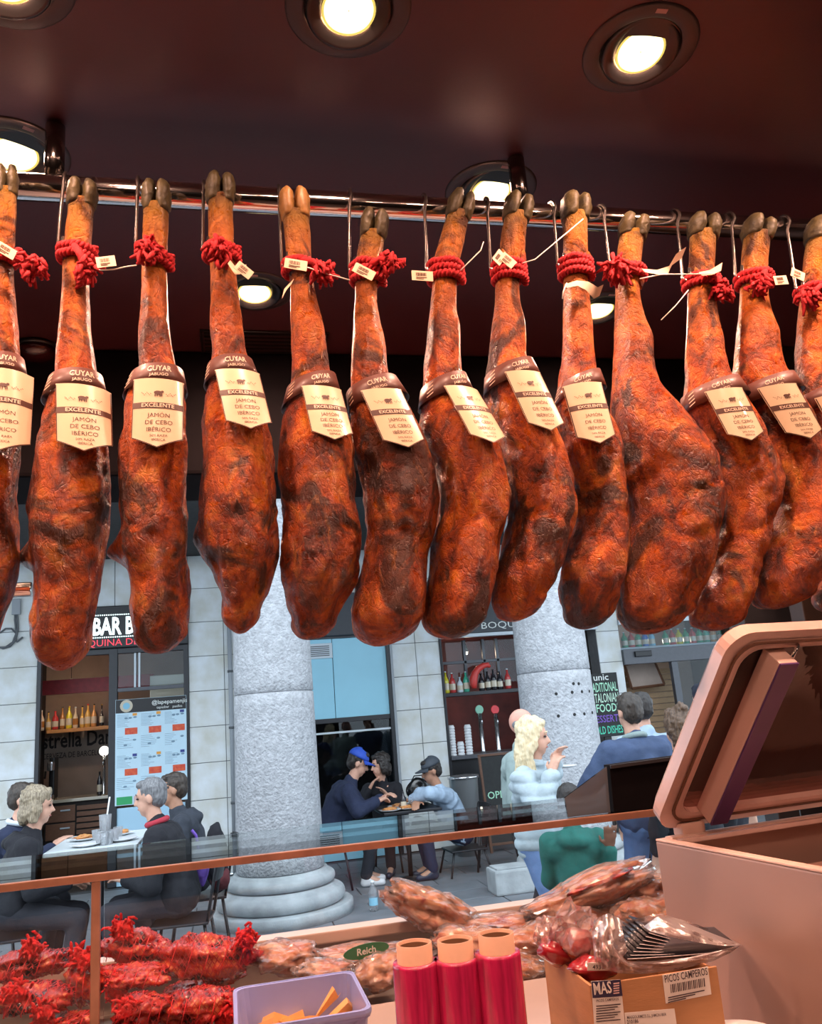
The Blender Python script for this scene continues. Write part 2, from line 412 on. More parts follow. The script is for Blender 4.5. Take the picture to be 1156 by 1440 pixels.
mset('label_cream', (.68, .52, .34), .30, var=.05, coat=.6)
mset('label_gold', (.75, .58, .42), .4)
mset('label_ink', (.075, .028, .018), .5)
mset('cloth_strip', (.62, .42, .28), .7, var=.15)
HY = 1.235      # plane of the ham axes

class Ham:
    def __init__(s, rows, kd=1.45, psi=0., seed=0, yoff=0., lobes=(), creases=()):
        s.seed = seed; s.HY = HY+yoff
        rows = [tuple(r) for r in rows]; yb = rows[-1][0]; xb = rows[-1][1]; rows = rows[:-1]
        ys = np.array([r[0] for r in rows], float)
        ytop, yl = ys[0], ys[-1]
        yy = np.linspace(ytop, yl, 110)
        xl = np.interp(yy, ys, [r[1] for r in rows]); xr = np.interp(yy, ys, [r[2] for r in rows])
        def sm(a):
            k = np.hanning(9); k /= k.sum(); p = np.concatenate([2*a[0]-a[1:5][::-1], a, 2*a[-1]-a[-5:-1][::-1]]); return np.convolve(p, k, 'valid')
        xl, xr = sm(xl), sm(xr)
        cap = [(yl+(yb-yl)*math.sin(a), math.cos(a)) for a in np.linspace(0, PI/2, 14)[1:]]
        Ys = list(yy); Cs = list((xl+xr)/2); Hs = list((xr-xl)/2)
        for y, f in cap:
            g = (y-yl)/(yb-yl); Ys.append(y); Cs.append(Cs[109]*(1-g*g)+xb*g*g); Hs.append(Hs[109]*max(f, .02))
        s.cx = []; s.z = []; s.hw = []
        for y, c, h in zip(Ys, Cs, Hs):
            a = at(c-h, y, Y=s.HY); b = at(c+h, y, Y=s.HY); mid = at(c, y, Y=s.HY)
            s.cx.append(mid.x); s.z.append(mid.z); s.hw.append((b.x-a.x)/2*.975)
        s.cx, s.z, s.hw = map(np.array, (s.cx, s.z, s.hw))
        n = len(s.z); L = s.z[0]-s.z[-1]; t = (s.z[0]-s.z)/L; s.t = t
        k = np.interp(t, [0, .08, .25, .36, .5, .62, .78, .92, 1], [1.0, 1.0, 1.1, 1.12, 1.22, kd, kd*1.05, kd*1.05, kd])
        s.dp = s.hw*k
        s.cy = s.HY+np.interp(t, [0, .3, .5, .7, 1], [-.0, .0, .012, .022, .030])
        s.psi = psi; s.lobes = lobes; s.creases = creases
    def axis(s, z):
        zz = s.z[::-1]
        return (float(np.interp(z, zz, s.cx[::-1])), float(np.interp(z, zz, s.cy[::-1])), float(np.interp(z, zz, s.hw[::-1])), float(np.interp(z, zz, s.dp[::-1])))
    def surf(s, z, a, off=0.):
        """ring angle a: 0=+x, -pi/2=front"""
        cx, cy, hw, dp = s.axis(z); return Vector((cx+(hw+off)*math.cos(a), cy+(dp+off)*math.sin(a+s.psi*.0), z))
    def front_y(s, x, z, off=0.):
        cx, cy, hw, dp = s.axis(z); u = max(-1., min(1., (x-cx)/max(hw+off, 1e-4)))
        return cy-(dp+off)*math.sqrt(max(0, 1-u*u))
    def mesh(s, name, parent, y0rows=0):
        NS = 72; vs = []; fs = []; n = len(s.z)
        for i in range(n):
            body = min(1., max(0., (s.t[i]-.34)/.2)); end = min(1., s.hw[i]/.02)
            for k in range(NS):
                a = 2*PI*k/NS; ca, sa = math.cos(a), math.sin(a)
                p = Vector((s.cx[i]+s.hw[i]*ca, s.cy[i]+s.dp[i]*sa, s.z[i]))
                nr = Vector((ca*s.dp[i], sa*s.hw[i], 0)).normalized()
                q = p+Vector((s.seed*3.1, s.seed*1.7, 0))
                d = noise.noise(q*11)*.006*body + noise.noise(Vector((q.x*45, q.y*45, q.z*12)))*(.0012+.0032*body) + noise.noise(q*42)*(.0008+.0020*body)
                d += -abs(noise.noise(Vector((q.x*32+5, q.y*32, q.z*8))))*.0055*body-abs(noise.noise(q*26+Vector((9, 0, 0))))*.004*body
                for cz, w, dep, a0, aw in s.creases:
                    g = math.exp(-((s.z[i]-cz-.012*math.sin(3*a+s.seed))/w)**2)
                    da = (a-a0+PI) % (2*PI)-PI
                    d -= dep*g*math.exp(-(da/aw)**2)
                for lz, w, amp, a0, aw in s.lobes:
                    g = math.exp(-((s.z[i]-lz)/w)**2); da = (a-a0+PI) % (2*PI)-PI
                    d += amp*g*math.exp(-(da/aw)**2)
                # hock knob on the front of the shank
                g = math.exp(-((s.t[i]-.30)/.035)**2); da = (a+PI/2-.35+PI) % (2*PI)-PI
                d += .0045*g*math.exp(-(da/.6)**2)
                p += nr*d*end; vs.append(p)
        for i in range(n-1):
            for k in range(NS):
                a, b = i*NS+k, i*NS+(k+1) % NS; fs.append([a, a+NS, b+NS, b])
        fs += [list(range(NS)), [(n-1)*NS+k for k in range(NS-1, -1, -1)]]
        mb = MB(); mb.add(vs, fs, 0, True); return mb.build(name, 'cured_ham', parent, world=True)

def make_hoof(h, rows, parent, rz=0., dew=True, pale=False, spread=.0):
    """two horn toes on top of the leg"""
    x0, z0, w = h.cx[0], h.z[0], h.hw[0]
    ax = Vector((h.cx[0]-h.cx[8], 0, h.z[0]-h.z[8])).normalized()
    rot = Vector((0, 0, 1)).rotation_difference(ax).to_matrix().to_4x4()
    B = Matrix.Translation((x0, HY, z0)) @ rot @ Matrix.Rotation(rz, 4, 'Z')
    ln = h.hooflen
    mm = 'hoof_pale' if pale else 'hoof_horn'
    for sgn in (-1, 1):
        def toe(d, sgn=sgn):
            return 1.0
        mb = MB(); vs = []; fs = []; NU, NV = 16, 12
        for j in range(NV+1):
            u = j/NV; zz = -.010+u*(ln+.010)
            prof = (.86+.24*math.sin(PI*min(1, u*1.1)))*math.sqrt(max(0., 1-max(0, (u-.72)/.28)**2))
            prof = max(prof, .03)
            for k in range(NU):
                a = 2*PI*k/NU; cx_ = math.cos(a); cy_ = math.sin(a)
                xx = cx_*w*.60*prof; 
                if xx*sgn < 0: xx *= .66       # flat inner side
                xx += sgn*(w*.44+spread*u*.006)
                yy_ = cy_*w*.98*prof - .006*u
                if cy_ < 0: yy_ *= 1.05
                q_ = Vector((xx, yy_, zz)); q_ += Vector((noise.noise(q_*130+Vector((h.seed, 0, 0))), noise.noise(q_*120+Vector((0, h.seed, 5))), 0))*.0026; vs.append(B @ Vector((q_.x*1.10, q_.y*1.05, q_.z)))
        for j in range(NV):
            for k in range(NU):
                a, b = j*NU+k, j*NU+(k+1) % NU; fs.append([a, b, b+NU, a+NU])
        fs += [list(range(NU-1, -1, -1)), [NV*NU+k for k in range(NU)]]
        mb.add(vs, fs, 0, True); mb.build('hoof_toe', mm, parent, world=True)
    if dew:
        for sgn in (-1, 1):
            i = 14; mb = MB(); c = Vector((h.cx[i]+sgn*h.hw[i]*.62, HY-h.dp[i]*.55, h.z[i]))
            mb.tube([c+Vector((0, .004, -.018)), c+Vector((sgn*.003, -.004, -.004)), c+Vector((sgn*.005, -.007, .012)), c+Vector((sgn*.006, -.006, .020))], [.0065, .0075, .0045, .001], 10)
            mb.build('dewclaw', 'cured_ham', parent, world=True)

def make_rope(h, yrope, parent, coils=2, tassel=None, big=1., tilt=0.):
    z = at(0, yrope, Y=HY).z
    # height is read at the ham's own column
    cxp = h.px(yrope); z = at(cxp, yrope, Y=HY).z
    cx, cy, hw, dp = h.axis(z)
    mb = MB(); pts = []
    n = 26*coils
    for i in range(n+1):
        a = 2*PI*i/26; f = i/n-.5
        pts.append((cx+(hw+.0055)*math.cos(a), cy+(dp+.0055)*math.sin(a), z-f*.0125*coils+tilt*(hw*math.cos(a))+noise.noise(Vector((a*1.3, h.seed, 0)))*.003))
    mb.tube(pts, .0048, 9)
    # strand ridges: a thinner cord wound round the coil
    st = []
    for i in range(n*5+1):
        q = i/5; j = min(int(q), n-1); g = q-j
        p = Vector(pts[j]).lerp(Vector(pts[j+1]), g); a = 2*PI*q/26
        rad = Vector((math.cos(a), math.sin(a), 0)); b_ = i*.62
        st.append(p+rad*.0042*math.cos(b_)+Vector((0, 0, .0042*math.sin(b_))))
    mb.tube(st, .0033, 6)
    mb.tube([p-2*(p-Vector(pts[min(int(k/5), n)]).lerp(Vector(pts[min(int(k/5)+1, n)]), k/5-int(k/5))) for k, p in enumerate(st)], .0033, 6)
    r = mb.build('rope_tie', 'red_rope', parent, world=True)
    if tassel:
        tx, ty, size = tassel
        c = at(tx, ty, Y=HY-.034); mb = MB()
        for q in range(int(58*big)):
            d = Vector((rng.gauss(0, 1), rng.gauss(0, .8)-.3, rng.gauss(0, 1)-.25)).normalized()
            ln = size*rng.uniform(.5, .95)
            p0 = c+Vector((rng.gauss(0, .005), rng.gauss(0, .004), rng.gauss(0, .005)))
            w_ = Vector((rng.gauss(0, .004), rng.gauss(0, .004), rng.gauss(0, .004)))
            p1 = p0+d*ln*.5+w_+Vector((0, 0, .002)); p2 = p0+d*ln+Vector((0, 0, -.006))
            mb.tube([p0, p1, p2], [.0036, .0040, .0022], 6)
        mb.ell(c, (size*.55, size*.45, size*.55), 14, 9, fn=lambda d: 1+.25*noise.noise(d*4+Vector((h.seed, 0, 0))))
        # loop linking the knot to the coil
        q0 = Vector((cx, cy-dp-.006, z)); mb.tube([q0, (q0+c)/2+Vector((0, -.006, .004)), c], .006, 8)
        mb.build('rope_tassel', 'red_rope', r, world=True)
    return r

def make_label(h, ytop, sh_top, sh_tip, width, parent, glare=False, turn=0.):
    """printed paper collar round the ham with a pointed shield hanging from it"""
    zt = at(h.px(ytop), ytop, Y=HY-.02).z
    zb_ = zt-.032
    cx, cy, hw, dp = h.axis(zb_-.01); cxt, cyt, hwt, dpt = h.axis(zt)
    # collar: stiff cone a little larger than the leg
    A = (cx, cy, hw+.0045, dp+.0045); Bt = (cxt, cyt, max(hwt+.004, hw-.004), max(dpt+.004, dp-.004)); tz = .004 if h.seed < 5 else .011
    def col(a, f, off=0.):
        x = A[0]*(1-f)+Bt[0]*f; y = A[1]*(1-f)+Bt[1]*f; w_ = A[2]*(1-f)+Bt[2]*f+off; d_ = A[3]*(1-f)+Bt[3]*f+off
        return Vector((x+w_*math.cos(a), y+d_*math.sin(a), zb_*(1-f)+zt*f+tz*(math.cos(a)-.35)))
    mb = MB(); n = 56; vs = []; fs = []
    for f in (0, .5, 1):
        for k in range(n): vs.append(col(2*PI*k/n, f))
    for f in (1, .5, 0):
        for k in range(n): vs.append(col(2*PI*k/n, f, -.0012))
    for j in range(5):
        for k in range(n): fs.append([j*n+k, j*n+(k+1) % n, (j+1)*n+(k+1) % n, (j+1)*n+k])
    for k in range(n): fs.append([5*n+k, 5*n+(k+1) % n, (k+1) % n, k])
    mb.add(vs, fs, 0, True)
    lab = mb.build('paper_collar', 'label_brown', parent, world=True)
    # shield
    T = at(sh_top[0], sh_top[1], Y=HY-dp-.006); P_ = at(sh_tip[0], sh_tip[1], Y=HY-dp-.014)
    Lz = max(.05, zb_-P_.z); W2 = width/2; dx = (P_.x-T.x)/Lz
    def fy(x, z): return h.front_y(x, z, .005)
    # parameters: u across (-W2..W2), v downward from collar bottom (0..Lz)
    us = np.linspace(-W2, W2, 13)
    def xy0(u):
        x = T.x+u; uu = max(-.985, min(.985, (x-A[0])/(A[2]*1.22))); return x, A[1]-A[3]*math.sqrt(1-uu*uu)-.0015
    # one common outward slope so the stiff card clears the meat
    slope = 0.
    for u in us:
        x, y0 = xy0(u*.9)
        for v in np.linspace(.01, Lz, 9):
            slope = max(slope, (y0-fy(x+dx*v, zb_-v)-.0)/v)
    slope = min(slope+.03, .85)
    curv = 1.0
    def S(u, v, off=0.):
        x, y0 = xy0(u); xm, ym = xy0(0)
        g = max(0., 1-.35*v/Lz)           # the card flattens toward the tip
        y = ym+(y0-ym)*g
        return Vector((x+dx*v, y-slope*v-off, zb_-v))
    def bottom(u): return Lz-(abs(u)/W2)*.016
    def card(mbx, u0, u1, v0f, v1f, mi, off, nu=12, nv=10):
        vs = []; fs = []
        for j in range(nv+1):
            for i in range(nu+1):
                u = u0+(u1-u0)*i/nu; a, b = v0f(u), v1f(u); vs.append(S(u, a+(b-a)*j/nv, off))
        for j in range(nv):
            for i in range(nu): a = j*(nu+1)+i; fs.append([a, a+nu+1, a+nu+2, a+1])
        mbx.add(vs, fs, mi, True)
    mb = MB(); card(mb, -W2, W2, lambda u: -.002, bottom, 0, 0.); card(mb, -W2, W2, lambda u: -.002, bottom, 0, .0010)
    # edges
    sh = mb.build('label_shield', 'label_cream', lab, world=True)
    # print
    mb = MB()
    mb2 = MB()
    e = .0014
    card(mb2, -W2, W2, lambda u: Lz*.345, lambda u: Lz*.345+.0095, 0, e, 12, 1)
    for u0, u1 in ((-W2, -W2+.0012), (W2-.0012, W2)): card(mb2, u0, u1, lambda u: 0, bottom, 0, e, 1, 10)
    card(mb2, -W2, W2, lambda u: bottom(u)-.0014, bottom, 0, e, 12, 1)
    fn = lambda a, b: S(a, -b, .00145)
    q = width/.072
    for s_, v, sz in (('JAMÓN', .56, .0095), ('DE CEBO', .665, .0095), ('IBÉRICO', .77, .0095), ('50% RAZA', .845, .0055), ('IBÉRICA', .905, .0055)):
        text_on(mb2, s_, fn, .002, -Lz*v, sz*q, 0, bold=.0)
    # small crest: animal silhouette between flourishes
    for uu, vv, ru, rv in ((0, .20, .006, .0032), (.0062, .185, .0022, .002), (-.004, .235, .0008, .003), (-.001, .235, .0008, .003), (.003, .235, .0008, .003), (.0055, .235, .0008, .003)):
        pts = [S(uu*q+ru*q*math.cos(2*PI*k/10), Lz*vv+rv*q*math.sin(2*PI*k/10), .0019) for k in range(10)]; mb2.add(pts, [list(range(10))], 0)
    for sg in (-1, 1):
        for k in range(8):
            u = sg*(.011+k*.0018)*q; v = Lz*.21+.002*math.sin(k*1.6)
            mb2.add([S(u, v, .0019), S(u+.0016*q, v+.0008, .0019), S(u+.0016*q, v+.0018, .0019), S(u, v+.001, .0019)], [[0, 1, 2, 3]], 0)
    mb2.build('label_print', 'label_ink', lab, world=True)
    text_on(mb, 'EXCELENTE', lambda a, b: S(a, -b, .0024), 0, -Lz*.345-.0078, .0088*q, 0, bold=.012)
    mb.build('banner_lettering', 'label_gold', lab, world=True); mb = MB()
    a0 = math.atan2(-math.sqrt(max(0., 1-min(1, abs((T.x-A[0])/A[2]))**2)), (T.x-A[0])/A[2])
    rad = (A[2]+A[3])/2
    cfn = lambda a, b: col(a0+a/rad, b/.032, .0012)
    text_on(mb, 'CUYAR', cfn, 0, .0175, .0125*q, 0, bold=.015, sx=1.05); text_on(mb, 'JABUGO', cfn, 0, .0090, .0068*q, 0, bold=.005, sx=1.25)
    mb.build('collar_lettering', 'label_gold', lab, world=True); mb = MB()
    # stripes at the side of the collar
    for k in range(4):
        a1 = a0-1.0/ (rad/.06); 
        mb.add([col(a1-.012/rad*0+j[0]/rad, j[1], .0012) for j in ((-.008, .12+.2*k), (.006, .22+.2*k), (.006, .27+.2*k), (-.008, .17+.2*k))], [[0, 1, 2, 3]], 0)
    o = mb.build('label_stripes', 'label_gold', lab, world=True); o['kind'] = 'stuff'
    return lab

def make_tag(p, ang, parent, w=.034, hgt=.017, yaw=0., lines=True):
    """little printed card; p = centre"""
    M = Matrix.Translation(p) @ Matrix.Rotation(yaw, 4, 'Z') @ Matrix.Rotation(ang, 4, 'Y')
    mb = MB(); mb.bbox((-w/2, -.0005, -hgt/2), (w/2, .0005, hgt/2), .0003, M=M); t = mb.build('card_tag', 'tag_paper', parent, world=True)
    mb = MB()
    if lines:
        for k in range(11):
            x = -w*.30+k*w*.045; mb.box((x, -.0010, -hgt*.02), (x+w*.02*(1+(k*7 % 3)*.4), -.0006, hgt*.30), M=M)
        mb.box((-w*.30, -.0010, -hgt*.22), (w*.2, -.0006, -hgt*.14), M=M); mb.box((-w*.30, -.0010, -hgt*.36), (w*.05, -.0006, -hgt*.29), M=M)
        mb.build('tag_print', 'tag_ink', t, world=True)
    return t
def make_tie(pxs, Y, parent, r=.0011):
    pts = [at(x, y, Y=Y) for x, y in pxs]; mb = MB(); mb.tube(pts, r, 6); return mb.build('cable_tie', 'cable_tie', parent, world=True)

# rows: (photo y, left edge x, right edge x); last row = lowest point (y, x, x). First row = where the horn starts.
HAMS = [
 dict(rows=[(268,-4,24),(300,-5,24),(335,-8,22),(380,-14,19),(420,-17,22),(450,-20,25),(490,-24,27),(530,-36,33),(580,-52,35),(640,-62,27),(700,-72,22),(740,-74,20),(780,-72,20),(820,-68,16),(860,-66,8),(895,-58,-8),(925,-30,-30)], top=235, rope=362, co=2, tas=(45,375,.026), lab=(497,(2,532),(0,632),.066),
      tag=((8,352),.35,.5), name='cured ham past the rail post, apart from all the other hams'),
 dict(rows=[(285,96,134),(300,96,132),(330,91,130),(395,87,125),(430,85,127),(455,82,128),(475,80,129),(500,77,134),(525,75,138),(560,62,147),(580,56,149),(620,48,151),(660,40,153),(700,35,153),(740,35,153),(770,37,150),(800,41,147),(830,41,143),(860,37,135),(885,36,127),(941,78,78)], top=256, rope=358, co=2, tas=(122,380,.024), lab=(523,(113,548),(118,634),.072),
      tag=((149,368),-.18,.0), lobe=[(48,785,.034)], tie=[[(139,380),(160,379),(178,375),(192,373)]], name='cured ham beside the rail post, white glare across its collar and the lowest-hanging tip'),
 dict(rows=[(292,202,238),(320,200,237),(392,199,235),(430,197,237),(455,195,238),(475,194,241),(500,193,246),(520,193,250),(560,174,262),(600,168,265),(640,164,266),(680,163,267),(720,165,268),(760,168,269),(800,178,269),(830,180,268),(860,178,267),(885,182,264),(917,218,218)], top=257, rope=362, co=2, tas=(207,352,.026), lab=(517,(222,546),(220,628),.072), tilt=-.5,
      lobe=[(172,775,.034)], name='cured ham with squared hoof and diagonal red rope, joined by tie to the glare-lit ham'),
 dict(rows=[(279,292,328),(300,292,328),(330,292,329),(375,295,331),(420,295,337),(450,295,341),(480,296,345),(500,297,349),(540,290,362),(560,288,372),(590,283,379),(620,280,383),(660,279,388),(700,279,392),(740,279,394),(780,284,394),(800,297,390),(830,303,382),(855,307,372),(888,338,338)], top=247, rope=357, co=2, tas=(309,350,.026), lab=(502,(335,540),(353,606),.068), turn=.3,
      tag=((343,380),.6,.3), lobe=[(292,760,.018)], cloth=[(322,368),(332,382),(345,378)], name='cured ham with fluffy red knot and folded card, hanging near the ceiling vent'),
 dict(rows=[(302,397,434),(330,400,438),(350,401,438),(400,408,441),(440,408,450),(460,409,456),(490,410,460),(520,411,465),(560,401,476),(580,396,484),(600,392,494),(640,391,503),(680,391,508),(720,394,511),(750,395,513),(780,395,513),(810,398,508),(840,402,494),(866,411,480),(897,438,438)], top=268, rope=378, co=2, tas=(455,382,.026), lab=(527,(455,548),(470,622),.064), pale=True,
      tag=((416,372),.15,.0), cloth=[(412,395),(404,404),(398,413)], tie=[[(432,376),(460,385),(492,394)]], crease=[(770,450,.35,.004)], name='dark wrinkled cured ham with pale ochre hoof and card tied flat on its rope'),
 dict(rows=[(330,508,541),(345,503,540),(360,501,537),(415,499,530),(450,497,534),(475,496,540),(495,495,543),(515,494,545),(530,493,547),(560,494,566),(580,494,580),(600,496,590),(620,498,600),(650,506,612),(680,510,620),(700,512,623),(720,514,622),(745,516,615),(775,515,610),(800,510,607),(830,500,604),(862,492,600),(906,540,540)], top=297, rope=385, co=3, tas=(547,368,.018), lab=(532,(540,556),(573,632),.064),
      tag=((512,382),.5,.0), name='plump orange cured ham whose barcode card slants across the rope, low hoof below the rail'),
 dict(rows=[(302,629,660),(330,620,655),(360,611,648),(400,608,642),(440,605,641),(460,602,646),(490,600,648),(520,596,651),(540,595,655),(560,594,662),(580,593,674),(600,593,690),(630,604,704),(660,616,714),(690,623,720),(720,625,721),(740,619,718),(755,614,712),(780,610,706),(810,606,702),(840,601,698),(862,599,692),(896,642,642)], top=270, rope=384, co=3, lab=(527,(655,552),(690,628),.062), dew=False,
      tag=((594,388),.03,.0), tie=[[(648,380),(660,368),(676,352),(680,340)]], name='bright cured ham with yellow card sticking out sideways and leaning olive hoof'),
 dict(rows=[(304,710,743),(330,705,739),(360,703,737),(400,697,729),(430,696,731),(455,692,737),(480,690,739),(505,688,741),(540,686,758),(570,688,770),(600,695,782),(640,708,800),(670,717,810),(700,723,815),(720,724,816),(745,718,812),(760,713,806),(780,708,800),(810,700,790),(836,702,776),(871,732,732)], top=275, rope=384, co=3, lab=(508,(742,533),(775,606),.062), dew=True,
      tag=((714,366),.75,.0), tag2=((702,362),-.9,.3), tie=[[(735,370),(752,365),(776,345),(820,308)]], name='cured ham right beside the rail post, cards tucked upright in its rope'),
 dict(rows=[(304,792,825),(340,793,826),(400,794,825),(440,793,830),(470,793,832),(500,792,836),(525,791,840),(560,788,852),(580,788,857),(620,794,872),(645,805,880),(670,815,886),(700,818,889),(725,818,890),(750,812,888),(780,803,886),(800,797,885),(830,797,878),(852,802,870),(882,834,834)], top=275, rope=378, co=3, lab=(522,(828,548),(845,623),.062),
      cloth=[(796,402),(812,398),(826,402),(838,412),(846,408)], tie=[[(797,398),(792,410),(791,420)]], name='narrow cured ham with neat rope coils and cloth strip under them, white glare on collar'),
 dict(rows=[(330,873,906),(345,870,903),(370,868,900),(415,867,898),(450,866,905),(480,866,915),(510,865,917),(540,865,925),(560,866,941),(580,868,957),(600,870,972),(620,873,988),(650,878,1009),(680,888,1018),(700,892,1020),(730,893,1018),(760,891,1012),(790,884,1006),(820,880,998),(850,880,984),(889,926,926)], top=305, rope=385, co=2, tas=(868,378,.032), kd=1.15,
      cloth=[(905,380),(925,383),(940,380),(948,365),(962,355)], tie=[[(900,392),(930,386),(1005,385)]], crease=[(680,1000,.3,.006)], big=1.5, name='largest cured ham, broad and without any paper collar'),
 dict(rows=[(330,972,1006),(360,971,1003),(385,970,1003),(430,969,1004),(470,968,1010),(500,968,1016),(530,969,1024),(560,970,1043),(580,975,1055),(600,985,1068),(620,995,1078),(650,1012,1090),(680,1021,1097),(700,1023,1099),(720,1022,1095),(750,1018,1088),(780,1010,1080),(810,1002,1072),(840,990,1065),(858,990,1058),(884,1022,1022)], top=305, rope=398, co=2, tas=(1015,408,.022), lab=(535,(1030,558),(1062,617),.060),
      tie=[[(968,408),(950,430),(930,450)]], cloth=[(985,385),(1000,383),(1015,375)], name='cured ham hanging directly against the largest collarless one, long cord end trailing'),
 dict(rows=[(332,1048,1081),(360,1045,1078),(425,1043,1077),(460,1040,1085),(490,1039,1092),(520,1038,1099),(550,1045,1118),(580,1052,1132),(600,1070,1142),(640,1087,1160),(680,1098,1170),(705,1101,1176),(740,1094,1177),(780,1082,1172),(805,1074,1160),(828,1076,1148),(853,1108,1108)], top=308, rope=394, co=2, tas=(1068,400,.024), lab=(530,(1108,555),(1150,612),.060),
      tag=((1098,394),-.1,.0), name='cured ham over the vacuum sealer, small cream card beside its fluffy knot'),
 dict(rows=[(338,1137,1170),(365,1133,1166),(400,1130,1163),(455,1125,1160),(490,1123,1165),(520,1126,1172),(560,1130,1192),(600,1150,1212),(650,1180,1240),(700,1194,1256),(750,1195,1256),(790,1188,1248),(830,1165,1228),(856,1185,1185)], top=310, rope=412, co=2, tas=(1138,418,.024), lab=(540,(1190,566),(1225,622),.060),
      tag=((1122,386),.4,.0), name='outermost cured ham above the vacuum sealer, printed card over its rope'),
]
HOOKX = [-16, 90, 194, 287, 394, 497, 600, 688, 781, 854, 958, 1035, 1113]
HOOKL = ['ham past the rail post', 'ham with the glare-lit collar', 'ham with the diagonal rope', 'ham with the fluffy knot', 'ham with the pale ochre hoof', 'ham with the slanted barcode card', 'ham with the sideways yellow card', 'ham beside the rail post with upright cards', 'narrow ham with neat rope coils', 'largest collarless ham', 'ham with the trailing cord end', 'ham with the small cream card', 'outermost ham above the vacuum sealer']
for i, D in enumerate(HAMS):
    rows = D['rows']
    h = Ham(rows, kd=D.get('kd', 1.42), seed=i+1)
    ry = [r[0] for r in rows]; rc = [(r[1]+r[2])/2 for r in rows]
    h.px = lambda y, ry=ry, rc=rc: float(np.interp(y, ry, rc))
    h.hooflen = at(rc[0], D['top'], Y=HY).z-at(rc[0], rows[0][0], Y=HY).z
    for (lx, ly, amp) in D.get('lobe', ()):
        z = at(lx, ly, Y=HY+.06).z; h.lobes = tuple(h.lobes)+((z, .022, amp, PI*.82, .55),)
    for (yc, xc, aw, dep) in D.get('crease', ()):
        z = at(xc, yc, Y=HY-.06).z; h.creases = tuple(h.creases)+((z, .004, dep, -PI/2+.3, .9),)
    # the fold where the rump overhangs, on every ham
    zf = h.z[0]-(h.z[0]-h.z[-1])*rng.uniform(.74, .80)
    h.creases = tuple(h.creases)+((zf, .009, .0045, -PI/2+rng.uniform(-.3, .5), 1.0),)
    root = thing('cured_ham', D['name'], 'ham', (h.cx[0], HY, h.z[-1]), group='cured hams hanging from the rail')
    h.mesh('leg_meat', root)
    make_hoof(h, rows, root, rz=rng.uniform(-.25, .25), dew=D.get('dew', i > 5), pale=D.get('pale', False))
    rp = make_rope(h, D['rope'], root, D.get('co', 2), D.get('tas'), D.get('big', 1.), D.get('tilt', 0.))
    if D.get('lab'):
        yt, st, tp, w_ = D['lab']; make_label(h, yt, st, tp, w_, root)
    for key in ('tag', 'tag2'):
        if D.get(key):
            (tx, ty), an, yw = D[key]
            tg = make_tag(at(tx, ty, Y=HY-.055), an, root, w=.036 if i in (4, 5, 6) else .028, hgt=.018, yaw=yw)
    for tpts in D.get('tie', ()): make_tie(tpts, HY-.048, root)
    if D.get('cloth'):
        pts = [at(x, y, Y=HY-.045) for x, y in D['cloth']]; mb = MB(); vs = []; fs = []
        for k, p in enumerate(pts):
            tw = .007*math.cos(k*.9); vs += [p+Vector((.002, tw, .0075)), p+Vector((-.002, -tw, -.0075)), p+Vector((.002, tw+.0008, .0075)), p+Vector((-.002, -tw+.0008, -.0075))]
        for k in range(len(pts)-1): a = 4*k; fs += [[a, a+1, a+5, a+4], [a+2, a+6, a+7, a+3]]
        mb.add(vs, fs, 0, True); mb.build('cloth_strip', 'cloth_strip', root, world=True)
    # hook: over the rail, down to the rope
    hx = at(HOOKX[i], rows[0][0], Y=RY-.02).x
    zr = at(h.px(D['rope']), D['rope'], Y=HY).z; ax, ay, ahw, adp = h.axis(zr)
    pts = []
    for k in range(9):
        a = PI*1.12-k*(PI*1.12)/8; pts.append(Vector((hx, RY+(rr+.0025)*math.cos(PI-a)*1.0, RZ+(rr+.0025)*math.sin(PI-a)*1.0)))
    pts = [Vector((hx, RY+(rr+.0034)*math.cos(a), RZ+(rr+.0034)*math.sin(a))) for a in np.linspace(-.3, PI, 11)]
    zl = zr+.004; lx = ax-ahw-.010
    pts += [Vector((hx*.7+lx*.3, RY-rr-.0045, RZ-.02)), Vector((hx*.35+lx*.65, HY+.012, (RZ+zl)/2)), Vector((lx, HY+.004, zl+.008)), Vector((lx+.002, HY-.004, zl-.002)), Vector((lx+.008, HY-.008, zl+.002)), Vector((lx+.010, HY-.006, zl+.022))]
    mb = MB(); mb.tube(pts, .003, 8)
    hk = mb.build('meat_hook', 'steel_wire'); tag(hk, 'steel wire hook on the rail holding the '+HOOKL[i], 'hook', 'hooks along the rail')
# ---------------------------------------------------------------- plaza, arcade and bar fronts
WY = 11.0        # plane of the bar fronts
def wx(px, py, Y=WY): return at(px, py, Y=Y).x
def wz(px, py, Y=WY): return at(px, py, Y=Y).z
mset('slate_sign', (.030, .034, .044), .45, var=.08)
mset('sign_black', (.008, .008, .010), .4)
mset('sign_glow', (1, 1, 1), emit=1.6, emitcol=(.80, 1.0, .97))
mset('sign_red', (.85, .05, .07), emit=.8, emitcol=(.95, .06, .10))
mset('dark_frame', (.018, .019, .024), .4, var=.1)
mset('grey_frame', (.085, .09, .105), .4, var=.08)
mset('bar_red', (.30, .012, .015), .5, var=.2)
mset('bar_wall', (.30, .23, .19), .8, var=.12, scale=4)
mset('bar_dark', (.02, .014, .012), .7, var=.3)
mset('bar_redwall', (.16, .028, .022), .6, var=.4, scale=3)
mset('wood_shelf', (.50, .24, .08), .5, var=.2, stretch=(1, 8, 8))
mset('wood_dark', (.13, .055, .028), .5, var=.25, stretch=(1, 6, 10))
mset('wood_counter', (.22, .10, .055), .5, var=.2, stretch=(1, 6, 10))
mset('wood_post', (.075, .030, .014), .5, var=.2, stretch=(8, 8, 1))
mset('mural_ink', (.022, .016, .016), .8)
mset('menu_white', lin((196, 224, 238)), .4, var=.02)
mset('menu_line', lin((120, 150, 170)), .6)
